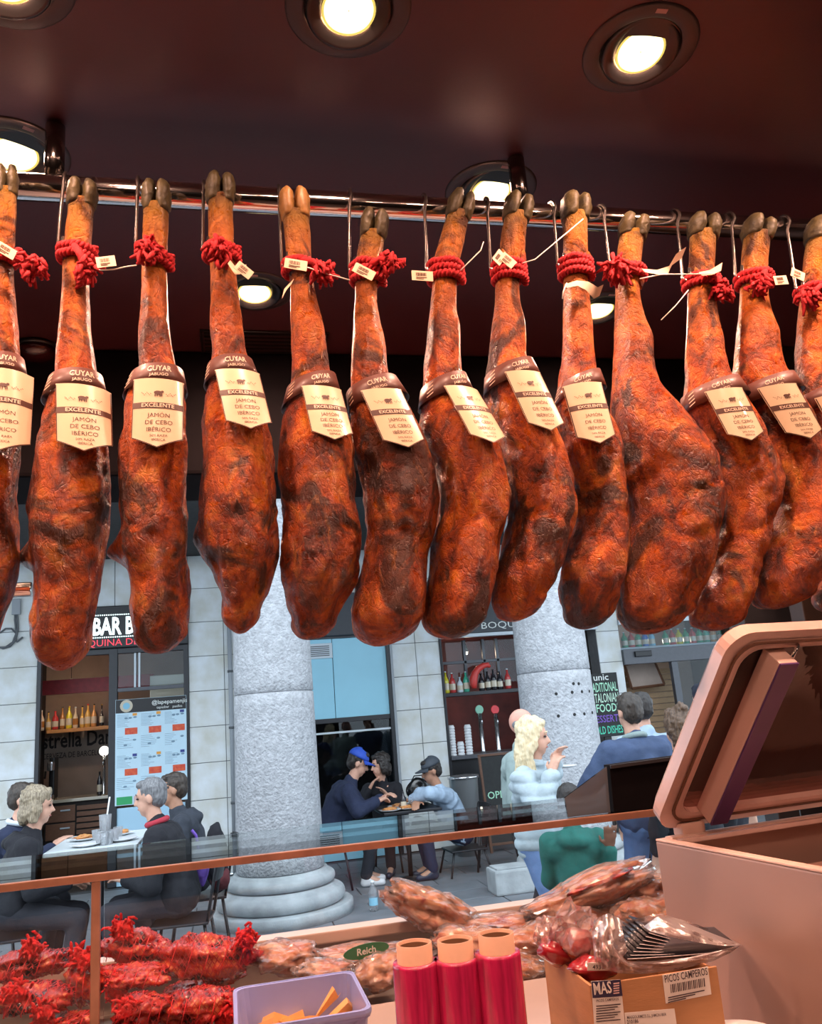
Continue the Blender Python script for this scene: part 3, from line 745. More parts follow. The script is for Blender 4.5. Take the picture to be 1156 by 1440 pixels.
mset('menu_red', (.62, .05, .025), .5, col2=(.75, .13, .04), scale=30)
mset('flag_orange', (.80, .35, .05), .5); mset('flag_blue', (.03, .05, .25), .5); mset('green_sign', (.03, .35, .12), .5)
mset('pale_blue_panel', lin((170, 208, 230)), .35, var=.03, scale=2)
mset('cyan_panel', lin((150, 208, 228)), .4, var=.04, scale=2)
mset('vent_white', lin((205, 215, 222)), .5)
mset('white_plastic', (.80, .82, .84), .4)
mset('tap_steel', (.7, .7, .72), .2, .9)
mset('tap_green', (.25, .55, .40), .4); mset('tap_red', (.75, .03, .04), .35)
mset('red_paint', (.62, .05, .04), .4)
mset('chalk_black', (.018, .020, .020), .7, var=.2)
mset('chalk_white', (.75, .78, .75), .8); mset('chalk_green', (.42, .75, .55), .8); mset('chalk_lime', (.55, .75, .60), .8); mset('chalk_purple', (.20, .10, .45), .8); mset('chalk_mint', (.10, .62, .42), .8)
mset('blind_wood', (.33, .20, .10), .6, var=.2, stretch=(1, 6, 10))
mset('cable_grey', (.10, .11, .12), .5); mset('pipe_grey', lin((150, 156, 162)), .5)
mset('pot_grey', (.45, .47, .48), .35, .6)
MATS['window_glass'] = glass_mat('window_glass', (.82, .86, .88), 1.5, boost=.55)
MATS['drink_glass'] = glass_mat('drink_glass', (.96, .97, .98), 1.5, haze=.22, hazecol=(.95, .96, 1.0), boost=.7)
for nm, c in (('b_green', (.02, .33, .16)), ('b_red', (.55, .05, .05)), ('b_yellow', (.70, .62, .04)), ('b_white', (.62, .72, .78)), ('b_teal', (.06, .42, .28)), ('b_dark', (.02, .02, .025)),
              ('b_blue', (.03, .16, .55)), ('b_amber', (.38, .15, .03)), ('b_gold', (.60, .36, .08)), ('b_orange', (.65, .30, .10)), ('b_cream', (.62, .55, .42)), ('b_sky', (.25, .55, .72))):
    mset(nm, c, .2, coat=.5)

# ground with separate slabs
mb = MB(); mb.box((-14, 2.55, -.08), (16, 11.02, -.012)); ground = struct('ground', mb, 'paving_joint')
sm = MB(); sm.bbox((-.395, -.197, -.03), (.395, .197, 0), .006); s0 = sm.build('paving_slab', 'paving', ground)
s0.location = (-1.6, 5.0, 0); n_sl = 0
for j in range(17):
    for i in range(16):
        if i == 0 and j == 0: continue
        c = s0.copy(); COL.objects.link(c); c.parent = ground
        c.location = (-4.0+i*.8+(.4 if j % 2 else 0), 4.2+j*.4, rng.uniform(-.002, .002))
s0.location = (-4.0, 4.2, 0)

# façade: recessed mortar backing + cladding slabs
fac_b = MB(); BLK = []
def clad(x0, x1, z0, z1, cols, rowh=.445):
    fac_b.box((x0, WY+.012, z0), (x1, WY+.30, z1))
    w = (x1-x0)/cols; nr = max(1, round((z1-z0)/rowh)); h_ = (z1-z0)/nr
    for r in range(nr):
        for c in range(cols): BLK.append((x0+w*c+.004, x0+w*(c+1)-.004, z0+h_*r+.004, z0+h_*(r+1)-.004))
Xb0, Xb1 = wx(51, 1000), wx(266, 1000)
Xw0, Xw1 = .35, wx(545, 960)
Xc0, Xc1 = wx(553, 960), wx(622, 960)
Xd0, Xd1 = wx(847, 960), wx(880, 960)
Xe1 = wx(1022, 900)
TOPZ = 3.95; SZ0, SZ1 = wz(160, 912), wz(160, 853)
clad(Xb0-2.4, Xb0, 0, TOPZ, 5); clad(Xb1, Xw0, 0, TOPZ, 2); clad(Xw1+.08, Xc1, 0, TOPZ, 2); clad(Xd0, Xd1, 0, TOPZ, 1)
clad(Xb0, Xb1, SZ1, TOPZ, 4); clad(Xw0, Xw1+.08, 3.35, TOPZ, 4); clad(Xc1, Xd0, 3.35, TOPZ, 5); clad(Xd1, Xe1+2.4, 3.35, TOPZ, 8); clad(Xe1+.3, Xe1+2.4, 0, 3.35, 4)
facade = struct('wall_front', fac_b, 'stone_joint')
for x0, x1, z0, z1 in BLK:
    mb = MB(); d = rng.uniform(0, .006); mb.bbox((x0, WY-d, z0), (x1, WY+.02, z1), .004); mb.build('stone_slab', 'stone_clad', facade)
# rooms behind the openings
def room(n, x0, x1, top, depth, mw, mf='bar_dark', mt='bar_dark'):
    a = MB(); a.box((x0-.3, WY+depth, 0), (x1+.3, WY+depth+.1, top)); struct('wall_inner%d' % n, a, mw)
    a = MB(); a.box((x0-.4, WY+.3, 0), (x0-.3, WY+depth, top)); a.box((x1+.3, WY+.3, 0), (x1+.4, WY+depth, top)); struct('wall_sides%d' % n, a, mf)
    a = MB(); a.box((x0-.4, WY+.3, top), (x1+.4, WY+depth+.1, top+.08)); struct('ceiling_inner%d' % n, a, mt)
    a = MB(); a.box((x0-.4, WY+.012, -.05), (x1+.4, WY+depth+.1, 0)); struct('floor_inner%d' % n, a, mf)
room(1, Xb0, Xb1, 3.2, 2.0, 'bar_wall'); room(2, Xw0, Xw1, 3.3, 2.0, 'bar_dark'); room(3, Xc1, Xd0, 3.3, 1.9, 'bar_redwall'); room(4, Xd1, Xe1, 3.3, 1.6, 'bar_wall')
# arcade vault and outer beam
mb = MB(); mb.box((-14, 7.95, TOPZ), (16, 13.2, TOPZ+.1)); struct('ceiling_arcade', mb, 'arcade_dark')
mb = MB(); mb.box((-14, 7.95, TOPZ+.1), (16, 8.85, TOPZ+1.2)); struct('trim_4', mb, 'arcade_dark')
for k in range(14):
    x = -6+k*1.0; mb = MB(); mb.box((x, 8.86, TOPZ-.16), (x+.14, WY-.02, TOPZ-.001)); struct('trim_%d' % (5+k), mb, 'arcade_dark')

# columns
def column(px, py, Yc, jointpx, label, holes=()):
    c = at(px, py, Y=Yc); t = thing('stone_column', label, 'column', (c.x, Yc, 0), group='granite columns of the arcade')
    mb = MB(); mb.lathe([(.66, 0), (.66, .085), (.645, .10)], 40); mb.build('plinth', 'granite_base', t)
    mb = MB(); prof = [(.53, .10)]+[(.53+.06*math.sin(a), .165-.065*math.cos(a)) for a in np.linspace(0, PI, 9)]+[(.505, .245), (.495, .26)]
    mb.lathe(prof, 48); mb.build('lower_torus', 'granite_base', t)
    mb = MB(); prof = [(.455, .262)]+[(.455+.05*math.sin(a), .312-.05*math.cos(a)) for a in np.linspace(0, PI, 9)]+[(.44, .375), (.43, .395)]
    mb.lathe(prof, 48); mb.build('upper_torus', 'granite_base', t)
    zj = at(jointpx[0], jointpx[1], Y=Yc-.38).z
    zs = [.397, zj-1.75 if zj-1.75 > .9 else None, zj, zj+1.5, TOPZ]
    zs = [z for z in zs if z]
    def rad(z): return .415-.05*(z/3.2)
    for a, b in zip(zs[:-1], zs[1:]):
        mb = MB(); n = 14; mb.lathe([(rad(a)-.012, a), (rad(a), a+.009)]+[(rad(a+(b-a)*k/n), a+(b-a)*k/n) for k in range(1, n)]+[(rad(b), b-.009), (rad(b)-.012, b)], 64); mb.build('shaft_drum', 'granite', t)
    for hx, hy in holes:
        p = at(hx, hy, Y=Yc-.30); ang = math.asin(max(-1, min(1, (p.x-c.x)/rad(p.z)))); 
        q = Vector((rad(p.z)*math.sin(ang), -rad(p.z)*math.cos(ang), p.z))
        M = Matrix.Translation(q) @ Matrix.Rotation(ang, 4, 'Z') @ Matrix.Rotation(PI/2, 4, 'X')
        mb = MB(); mb.lathe([(.016, -.01), (.016, .0015)], 12, M=M); mb.build('drill_hole', 'hole_dark', t)
    return t
column(393, 1180, 8.35, (385, 973), 'massive granite column standing between the bar tables, stained drum and moulded base')
column(785, 1004, 8.35, (780, 943), 'massive granite column with drilled holes, behind the blonde woman',
       holes=[(802, 962), (810, 962), (779, 976), (800, 974), (815, 973), (829, 972), (782, 1007), (803, 1005), (818, 1004), (833, 1002)])

# ---- bar one
def text_flat(mb, s, x0, z, size, Y, width=None, align='CENTER', mi=0, bold=.0):
    sx = 1.
    if width:
        vs, _ = text_mesh(s, size, align, bold); xs = [v[0] for v in vs]; sx = width/(max(xs)-min(xs))
    text_on(mb, s, lambda a, b: Vector((x0+a, Y, z+b)), 0, 0, size, mi, align, bold, sx)
sg = thing('bar_sign', 'black illuminated sign board reading BAR over the doorway', 'sign', (Xb0, WY-.02, SZ0))
mb = MB(); mb.bbox((Xb0, WY-.08, SZ0), (Xb1, WY+.02, SZ1), .01); mb.build('sign_board', 'sign_black', sg, world=True)
zl0, zl1 = wz(155, 893), wz(155, 869)
mb = MB(); text_flat(mb, 'BAR BOCA', wx(130, 880, WY-.08), zl0, (zl1-zl0)/.72, WY-.086, bold=.03, align='LEFT', width=wx(235, 875, WY-.08)-wx(130, 880, WY-.08)); mb.build('sign_lettering', 'sign_glow', sg, world=True)
mb = MB(); text_flat(mb, 'MAQUINA DE MAR', wx(100, 904, WY-.08), wz(150, 906)-.03, .12, WY-.086, align='LEFT', width=wx(228, 900)-wx(100, 904)); mb.build('sign_lettering', 'sign_red', sg, world=True)
dots = MB()
for zz in (wz(155, 866), wz(155, 897)):
    for k in range(46):
        x = Xb0+.45+k*.026; dots.ell((x, WY-.084, zz), (.009, .006, .009), 6, 4)
o = dots.build('bulb_row', 'sign_glow', sg, world=True); o['kind'] = 'stuff'
# shopfront frame
fr = thing('door_frame', 'dark metal shopfront frame around the open bar doorway', 'frame', (Xb0, WY, 0))
xm = wx(159, 1020)
for a, b in ((Xb0, Xb0+.05), (xm-.05, xm+.05), (Xb1-.06, Xb1)):
    mb = MB(); mb.bbox((a, WY-.03, 0), (b, WY+.06, SZ0), .006); mb.build('frame_post', 'dark_frame', fr, world=True)
mb = MB(); mb.bbox((Xb0, WY-.02, SZ0-.07), (Xb1, WY+.06, SZ0), .006); mb.build('frame_head', 'dark_frame', fr, world=True)
zt = wz(210, 968); mb = MB(); mb.bbox((xm+.05, WY-.02, zt-.02), (Xb1-.06, WY+.04, zt+.025), .004); mb.build('transom', 'grey_frame', fr, world=True)
for px in (190, 196):
    x = wx(px, 940); mb = MB(); mb.bbox((x-.012, WY-.01, zt), (x+.012, WY+.03, SZ0-.07), .003); mb.build('mullion', 'vent_white', fr, world=True)
mb = MB(); mb.box((xm+.05, WY+.02, zt), (Xb1-.06, WY+.028, SZ0-.07)); mb.build('transom_pane', 'window_glass', fr, world=True)
mb = MB(); mb.bbox((wx(208, 960), WY+.25, zt-.3), (Xb1-.02, WY+.5, wz(220, 948)), .01)
tag(mb.build('cardboard_box', 'b_cream'), 'beige box behind the transom glass over the menu poster', 'box')
# lower door leaf
zb0, zb1 = wz(200, 1130), wz(200, 982)
mb = MB(); mb.bbox((xm+.05, WY-.005, 0), (Xb1-.06, WY+.035, zb0-.03), .004); mb.build('lower_panel', 'pale_blue_panel', fr, world=True)
# menu board
bx0, bx1 = wx(162.5, 1050), wx(263, 1050)
mn = thing('menu_board', 'tall menu poster in rows of prices and red food photos beside the bar door', 'menu', (bx0, WY-.03, zb0))
mb = MB(); mb.bbox((bx0, WY-.035, zb0), (bx1, WY-.012, zb1), .004); mb.build('board', 'menu_white', mn, world=True)
zh = wz(212, 1000); mb = MB(); mb.box((bx0+.004, WY-.040, zh), (bx1-.004, WY-.034, zb1-.004)); mb.build('header', 'sign_black', mn, world=True)
mb = MB(); text_flat(mb, '@lapepamenjis', (bx0+bx1)/2+.22, zb1-.085, .07, WY-.043, bold=.01); text_flat(mb, 'tapasbar   paellas', (bx0+bx1)/2+.22, zb1-.14, .045, WY-.043); mb.build('header_lettering', 'chalk_white', mn, world=True)
mb = MB(); mb.lathe([(.075, 0), (.075, .004)], 20, M=Matrix.Translation((bx0+.13, WY-.041, (zh+zb1)/2)) @ Matrix.Rotation(PI/2, 4, 'X')); mb.build('crest', 'b_cream', mn, world=True)
mb = MB(); mb.lathe([(.042, 0), (.042, .006)], 16, M=Matrix.Translation((bx0+.13, WY-.041, (zh+zb1)/2)) @ Matrix.Rotation(PI/2, 4, 'X')); mb.build('crest_centre', 'b_sky', mn, world=True)
cw = (bx1-bx0)/3; rh = (zh-zb0-.12)/2
for r in range(2):
    for c in range(3):
        x = bx0+cw*c; z = zh-rh*r
        mb = MB(); mb.box((x+cw*.40, WY-.039, z-rh*.54), (x+cw*.92, WY-.0345, z-rh*.38)); mb.build('menu_photo', 'menu_red', mn, world=True)
        mb = MB(); mb.box((x+cw*.72, WY-.039, z-rh*.085), (x+cw*.90, WY-.0345, z-rh*.02)); mb.build('flag', ('flag_orange', 'flag_orange', 'flag_blue', 'flag_blue', 'flag_orange', 'flag_blue')[r*3+c], mn, world=True)
        ln = MB()
        for k in range(9):
            zz = z-rh*(.06+.035*k); ln.box((x+cw*.07, WY-.037, zz), (x+cw*(.35+.3*rng.random()), WY-.0345, zz+.004))
        for k in range(7):
            zz = z-rh*(.60+.045*k); ln.box((x+cw*.07, WY-.037, zz), (x+cw*(.3+.5*rng.random()), WY-.0345, zz+.004))
        for uu, vv in ((.45, .13), (.62, .13), (.82, .12), (.80, .68), (.42, .80)): ln.ell((x+cw*uu, WY-.037, z-rh*vv), (.022, .002, .012), 8, 4)
        o = ln.build('menu_print', 'menu_line', mn, world=True); o['kind'] = 'stuff'
mb = MB(); mb.box((bx0+.02, WY-.039, zb0+.01), (bx0+.20, WY-.0345, zb0+.10)); mb.build('green_notice', 'green_sign', mn, world=True)
mb = MB(); mb.box((bx0+.22, WY-.039, zb0+.01), (bx0+.36, WY-.0345, zb0+.10)); mb.build('paper_notice', 'sticker', mn, world=True)
# bar interior
IY = WY+1.85
mb = MB(); mb.box((Xb0-.2, WY+.9, wz(100, 975, WY+.9)), (xm+.4, WY+1.0, wz(100, 955, WY+.9)))
tag(mb.build('red_soffit', 'bar_red'), 'glossy red soffit panel running above the bottle shelf', 'panel')
def bottle(px, ytop, ybot, Y, mats, label, group, zbase=None, w=.036, cap='b_dark', cat='bottle', neck=.3):
    b = at(px, ybot, Y=Y); tpt = at(px, ytop, Y=Y); z0 = zbase if zbase is not None else b.z; h_ = max(.05, tpt.z-z0)
    t = thing('bottle', label, cat, (b.x, Y, z0), group=group)
    mb = MB(); mb.lathe([(w*.9, 0), (w, .01), (w, h_*(1-neck)*.85), (w*.75, h_*(1-neck)), (w*.32, h_*(1-neck*.6)), (w*.30, h_*.95)], 14); mb.build('glass_body', mats, t)
    mb = MB(); mb.lathe([(w*.36, h_*.945), (w*.36, h_)], 10); mb.build('cap', cap, t)
    mb = MB(); mb.lathe([(w*1.02, h_*.15), (w*1.02, h_*.45)], 14, capb=False, capt=False); mb.build('bottle_label', 'b_cream' if mats != 'b_cream' else 'b_amber', t)
    return t
SY = WY+1.7; sz = wz(105, 1024, SY)
mb = MB(); mb.bbox((Xb0-.2, SY-.10, sz-.05), (wx(159, 1017, SY), SY+.12, sz), .006)
tag(mb.build('bottle_shelf', 'wood_shelf'), 'lit wooden shelf carrying liquor bottles inside the bar', 'shelf')
for k, (px, yt, mm_) in enumerate(((58, 998, 'b_cream'), (68, 1000, 'b_gold'), (77.5, 999, 'b_red'), (87.5, 993, 'b_amber'), (97, 992, 'b_yellow'), (106, 993, 'b_cream'), (115.5, 992, 'b_gold'), (123.5, 989, 'b_gold'), (132, 989, 'b_orange'), (143, 989, 'b_dark'))):
    bottle(px, yt+1, 1022, SY, mm_, {'b_cream': 'pale liquor bottle on the lit bar shelf', 'b_gold': 'golden liquor bottle on the lit bar shelf', 'b_red': 'red liquor bottle on the lit bar shelf', 'b_amber': 'amber liquor bottle on the lit bar shelf', 'b_yellow': 'yellow-green liquor bottle on the lit bar shelf', 'b_orange': 'orange liquor bottle on the lit bar shelf', 'b_dark': 'dark bottle at the door end of the lit bar shelf'}[mm_], 'liquor bottles on the bar shelf', zbase=sz+.001, w=(.040, .036, .043, .034, .042, .036, .033, .040, .038, .031)[k], neck=(.36, .48, .32, .40, .34, .44, .50, .36, .42, .52)[k], cap=('b_white', 'b_dark', 'b_red', 'b_dark', 'b_gold')[k % 5])
mb = MB(); text_flat(mb, 'Estrella Damm', wx(44, 1050, IY), wz(100, 1050, IY), .30, WY+1.992, align='LEFT', width=wx(178, 1045, IY)-wx(44, 1050, IY), bold=.02)
tag(mb.build('mural_lettering', 'mural_ink'), 'black beer-brand lettering painted on the bar back wall', 'lettering')
mb = MB(); text_flat(mb, 'CERVEZA DE BARCELONA', wx(56, 1064, IY), wz(100, 1062, IY)-.03, .11, WY+1.992, align='LEFT', width=wx(152, 1058, IY)-wx(56, 1064, IY))
tag(mb.build('mural_subtitle', 'mural_ink'), 'smaller faded line of painted lettering beneath the brand name', 'lettering')
CYb = WY+1.1; cz = wz(110, 1122, CYb)
ct = thing('bar_counter', 'brown wooden bar counter with drawers and slatted doors', 'counter', (Xb0, CYb, 0))
x0, x1, xs_ = Xb0-.1, wx(157, 1118, CYb), wx(108, 1140, CYb)
mb = MB(); mb.bbox((x0, CYb-.03, cz-.04), (x1, CYb+.5, cz), .005); mb.build('worktop', 'b_cream', ct, world=True)
mb = MB(); mb.box((x0, CYb+.02, 0), (x1, CYb+.48, cz-.04)); mb.build('carcass', 'bar_dark', ct, world=True)
for k in range(2):
    mb = MB(); mb.bbox((x0+.02, CYb, cz-.08-.22*(k+1)+.02), (xs_-.02, CYb+.02, cz-.08-.22*k), .004); d_ = mb.build('drawer', 'wood_counter', ct, world=True)
    mb = MB(); zc = cz-.08-.22*k-.06; mb.bbox((wx(92, 1140, CYb)-.06, CYb-.02, zc-.01), (wx(92, 1140, CYb)+.06, CYb-.005, zc+.01), .003); mb.build('handle', 'vent_white', d_, world=True)
for k in range(9):
    z = cz-.10-k*.075; mb = MB(); mb.bbox((xs_, CYb-.005, z-.055), (x1, CYb+.02, z), .004); mb.build('slat', 'wood_counter', ct, world=True)
# espresso machine
ex0, ex1 = Xb0-.1, wx(76, 1100, CYb+.2)
em = thing('espresso_machine', 'black and steel espresso machine on the bar counter', 'coffee machine', (ex0, CYb+.1, cz))
ezt = wz(65, 1066, CYb+.2)
mb = MB(); mb.bbox((ex0, CYb+.22, cz+.002), (ex1, CYb+.48, ezt), .02); mb.build('body', 'sign_black', em, world=True)
mb = MB(); mb.bbox((ex0, CYb+.08, ezt-.17), (ex1, CYb+.24, ezt-.05), .02); mb.build('brew_head', 'tap_steel', em, world=True)
mb = MB(); mb.bbox((ex0, CYb+.06, cz+.002), (ex1, CYb+.24, cz+.06), .01); mb.build('drip_tray', 'tap_steel', em, world=True)
for q in (.1, .22):
    mb = MB(); mb.tube([(ex1-q, CYb+.15, ezt-.17), (ex1-q, CYb+.14, ezt-.24), (ex1-q+.02, CYb+.02, ezt-.25)], .014, 8); mb.build('portafilter', 'sign_black', em, world=True)
# beer tap with round lit badge
p = at(146.5, 1056, Y=CYb+.1)
tp = thing('beer_tap', 'beer tap with round glowing white badge on the wooden bar counter', 'beer tap', (p.x, CYb+.1, cz))
mb = MB(); mb.lathe([(.03, 0.001), (.022, .02), (.022, p.z-cz-.05)], 14); mb.build('tap_column', 'tap_steel', tp)
mset('tap_light', (1, 1, .95), emit=1.5, emitcol=(1, 1, .92))
mb = MB(); mb.lathe([(.062, -.012), (.066, 0), (.062, .012)], 20, M=Matrix.Translation((0, 0, p.z-cz)) @ Matrix.Rotation(PI/2, 4, 'X')); mb.build('badge', 'tap_light', tp)
mb = MB(); mb.tube([(0, 0, p.z-cz-.1), (0, -.08, p.z-cz-.12), (0, -.09, p.z-cz-.18)], .01, 8); mb.build('spout', 'tap_steel', tp)
bottle(140, 1085, 1111, CYb+.15, 'b_dark', 'single dark bottle standing on the wooden bar counter', None, zbase=cz+.001, w=.034)
# lamp pendant inside the bar, and added copies lighting the rooms
lp = at(57, 968, Y=WY+1.2)
pl = thing('pendant_lamp', 'small white pendant lamp inside the bar doorway', 'lamp', (lp.x, WY+1.2, lp.z))
mb = MB(); mb.tube([(0, 0, .1), (0, 0, 3.2-lp.z)], .004, 6); mb.build('cord', 'sign_black', pl)
mset('bulb', (1, 1, 1), emit=4., emitcol=(1, .85, .65))
mb = MB(); mb.lathe([(.045, 0), (.02, .06), (.015, .1)], 16); mb.build('shade', 'b_cream', pl)
mb = MB(); mb.ell((0, 0, -.01), (.03, .03, .03), 12, 8); mb.build('bulb', 'bulb', pl)
for px_, py_, pz_, e_, c_, lb in ((lp.x+.4, WY+1.15, lp.z, 13, (1, .74, .5), 'added white pendant lamp over the lit bottle shelf'), ((Xc1+Xd0)/2-.5, WY+1.0, lp.z+.1, 12, (1, .7, .5), 'added white pendant lamp inside the second bar hatch'), ((Xd1+Xe1)/2, WY+.8, lp.z+.1, 12, (1, .85, .65), 'added white pendant lamp inside the glazed shopfront')):
    q_ = tree_copy(pl, None, (px_, py_, pz_), 0, lb); q_['group'] = 'bar pendant lamps'  # added fixtures for the lights that brighten the bar rooms
    ld = bpy.data.lights.new('added_pendant_light', 'POINT'); ld.energy = e_; ld.color = c_; ld.shadow_soft_size = .03
    lo = bpy.data.objects.new('added_pendant_light', ld); COL.objects.link(lo); lo.location = (0, 0, -.045); lo.parent = q_
pl['group'] = 'bar pendant lamps'

# ---- window two
wn = thing('shop_window', 'shop window with pale blue upper sheet, dark lower glass and a vent', 'window', (Xw0, WY, 0))
zc = wz(495, 1008); zt2 = wz(490, 897)
mb = MB(); mb.bbox((Xw1, WY-.05, 0), (Xw1+.05, WY+.08, 3.35), .006); mb.bbox((Xw0, WY-.05, 0), (Xw0+.05, WY+.08, 3.35), .006); mb.build('frame_post', 'dark_frame', wn, world=True)
mb = MB(); mb.bbox((Xw1+.05, WY-.06, 0), (Xw1+.085, WY+.05, 3.35), .006); mb.build('jamb', 'pipe_grey', wn, world=True)
xmid = wx(469, 950)
for a, b in ((Xw0+.05, xmid-.004), (xmid+.004, Xw1)):
    mb = MB(); mb.bbox((a, WY-.01, zc), (b, WY+.02, zt2), .003); mb.build('upper_panel', 'cyan_panel', wn, world=True)
mb = MB(); mb.bbox((Xw0+.05, WY-.03, zc-.06), (Xw1, WY+.05, zc), .005); mb.build('transom', 'dark_frame', wn, world=True)
z2 = wz(505, 1013)-.13; mb = MB(); mb.bbox((Xw0+.05, WY-.02, z2-.012), (Xw1, WY+.03, z2+.012), .003); mb.build('glazing_bar', 'vent_white', wn, world=True)
mb = MB(); mb.box((Xw0+.05, WY+.02, .4), (Xw1, WY+.028, zc-.06)); mb.build('glass_pane', 'window_glass', wn, world=True)
mb = MB(); mb.bbox((Xw0+.05, WY-.01, 0), (Xw1, WY+.03, .40), .003); mb.build('lower_panel', 'cyan_panel', wn, world=True)
vx1 = wx(467, 915); vz0, vz1 = wz(455, 926), wz(455, 905)
mb = MB(); mb.bbox((vx1-.55, WY-.03, vz0), (vx1, WY-.012, vz1), .004); vv = mb.build('vent', 'vent_white', wn, world=True)
for k in range(6):
    z = vz0+.03+k*(vz1-vz0-.05)/6; mb = MB(); mb.box((vx1-.52, WY-.034, z), (vx1-.04, WY-.031, z+.012)); mb.build('vent_slot', 'cable_grey', vv, world=True)
mb = MB(); mb.bbox((Xw0, WY-.10, zt2+.03), (Xw1+.06, WY+.0, 3.35), .01); mb.bbox((Xw0, WY-.04, zt2), (Xw1, WY+.0, zt2+.03), .004)
tag(mb.build('sign_fascia', 'slate_sign'), 'plain slate-grey fascia above the pale blue window', 'sign')

# ---- bar three
zb3 = wz(680, 890)
sg3 = thing('shop_sign', 'slate fascia sign with white lettering over the second bar', 'sign', (Xc1, WY-.05, zb3))
mb = MB(); mb.bbox((Xc1, WY-.08, zb3), (Xd0, WY+.0, 3.35), .006); mb.build('sign_board', 'slate_sign', sg3, world=True)
mb = MB(); mb.bbox((Xc1, WY-.085, zb3-.05), (Xd0, WY+.02, zb3-.005), .004); mb.build('sign_rail', 'vent_white', sg3, world=True)
mb = MB(); text_flat(mb, 'BOQUERIA', wx(676, 885, WY-.08), wz(700, 882, WY-.08)-.01, .13, WY-.086, align='LEFT', width=.85); mb.build('sign_lettering', 'chalk_white', sg3, world=True)
mb = MB(); text_flat(mb, 'GRANJA', wx(694, 864, WY-.08), wz(700, 866, WY-.08), .17, WY-.086, align='LEFT', width=.9); mb.build('sign_lettering', 'b_cream', sg3, world=True)
f3 = thing('bar_frontage', 'dark window frame over the second bar hatch', 'frame', (Xc1, WY, 0))
for px in (654, 681, 700):
    x = wx(px, 930, WY+.3); mb = MB(); mb.bbox((x-.02, WY+.28, wz(670, 962, WY+.3)), (x+.02, WY+.33, zb3-.06), .004); mb.build('mullion', 'grey_frame', f3, world=True)
mb = MB(); mb.bbox((Xc1, WY-.02, 0), (Xc1+.03, WY+.1, zb3-.05), .004); mb.build('frame_post', 'dark_frame', f3, world=True)
zq = wz(640, 932, WY+.3); mb = MB(); mb.bbox((Xc1, WY+.28, zq-.02), (Xd0, WY+.32, zq+.02), .004); mb.build('glazing_bar', 'grey_frame', f3, world=True)
mb = MB(); mb.box((Xc1, WY+.31, wz(670, 962, WY+.3)), (Xd0, WY+.316, zb3-.06)); mb.build('glass_pane', 'window_glass', f3, world=True)
S3 = WY+.15; sz3 = wz(672, 972, S3)
mb = MB(); mb.bbox((Xc1+.03, S3-.12, sz3-.05), (Xd0, S3+.12, sz3), .005)
tag(mb.build('display_shelf', 'dark_frame'), 'dark shelf across the second bar hatch, holding soda bottles', 'shelf')
for px, yt, mm_, lb in ((628, 944, 'b_yellow', 'yellow soda siphon on the dark hatch shelf'), (637, 946, 'b_red', 'red soda siphon next to the yellow one on the hatch shelf'), (647.5, 952, 'b_white', 'white soda siphon on the dark hatch shelf'), (656.5, 944, 'b_teal', 'green soda siphon on the dark hatch shelf'),
                    (678, 947, 'b_dark', 'black bottle on the dark hatch shelf'), (687, 944, 'b_dark', 'black bottle on the dark hatch shelf'), (695.5, 941, 'b_dark', 'black bottle on the dark hatch shelf'), (704, 944, 'b_dark', 'black bottle on the dark hatch shelf'), (715.5, 940, 'b_red', 'red soda siphon beside the black bottles')):
    bottle(px, yt, 970, S3, mm_, lb, 'bottles on the hatch shelf', zbase=sz3+.001, w=.042, cap='b_white' if mm_ != 'b_dark' else 'b_dark', neck=.35)
p0 = at(667, 968, Y=S3-.05)
mb = MB(); pts = [at(x, y, Y=S3-.09) for x, y in ((667, 968), (666, 962), (666, 955), (668, 947), (673, 940), (680, 936), (686, 935), (689, 938))]
mb.tube(pts, [.035, .05, .055, .05, .045, .04, .035, .02], 10)
tag(mb.build('letter_sign', 'red_paint'), 'big red curved letter C standing on the hatch shelf', 'sign')
C3 = WY+.05; cz3 = wz(670, 1060, C3)
b3 = thing('bar_counter', 'black-fronted hatch counter of the second bar, stacked with cups', 'counter', (Xc1, C3, 0))
mb = MB(); mb.bbox((Xc1+.03, C3-.1, cz3-.05), (Xd0, C3+.5, cz3), .005); mb.build('worktop', 'grey_frame', b3, world=True)
mb = MB(); mb.bbox((Xc1+.03, C3-.04, 0), (Xd0, C3+.4, cz3-.05), .005); mb.build('front_panel', 'sign_black', b3, world=True)
for px, badge, lb in ((672, 'tap_green', 'beer tap with round green badge on the hatch counter'), (694, 'tap_red', 'beer tap with round red badge on the hatch counter')):
    p = at(px, 998, Y=C3+.1); t = thing('beer_tap', lb, 'beer tap', (p.x+.02, C3+.1, cz3), group='beer taps')
    hh = p.z-cz3
    mb = MB(); mb.lathe([(.04, .001), (.03, .03), (.03, hh-.05)], 14); mb.build('tap_column', 'tap_steel', t)
    mb = MB(); mb.lathe([(.055, -.012), (.06, 0), (.055, .012)], 20, M=Matrix.Translation((0, 0, hh)) @ Matrix.Rotation(PI/2, 4, 'X')); mb.build('badge', badge, t)
    mb = MB(); mb.tube([(0, 0, hh-.12), (0, -.07, hh-.13), (0, -.08, hh-.19)], .012, 8); mb.build('spout', 'tap_steel', t)
for px, yt, lb in ((634, 1021, 'tall stack of white paper cups by the hatch edge'), (647.5, 1044, 'short stack of white paper cups'), (657, 1020, 'tall stack of white paper cups beside the green tap')):
    p = at(px, yt, Y=C3+.02); t = thing('cup_stack', lb, 'cups', (p.x, C3+.02, cz3), group='paper cup stacks'); hh = p.z-cz3; n = max(3, int(hh/.035))
    for k in range(n):
        z = hh*k/n; mb = MB(); mb.lathe([(.050, .001+z), (.050, .008+z), (.036, z+hh/n+.01)], 14); mb.build('paper_cup', 'white_plastic', t)
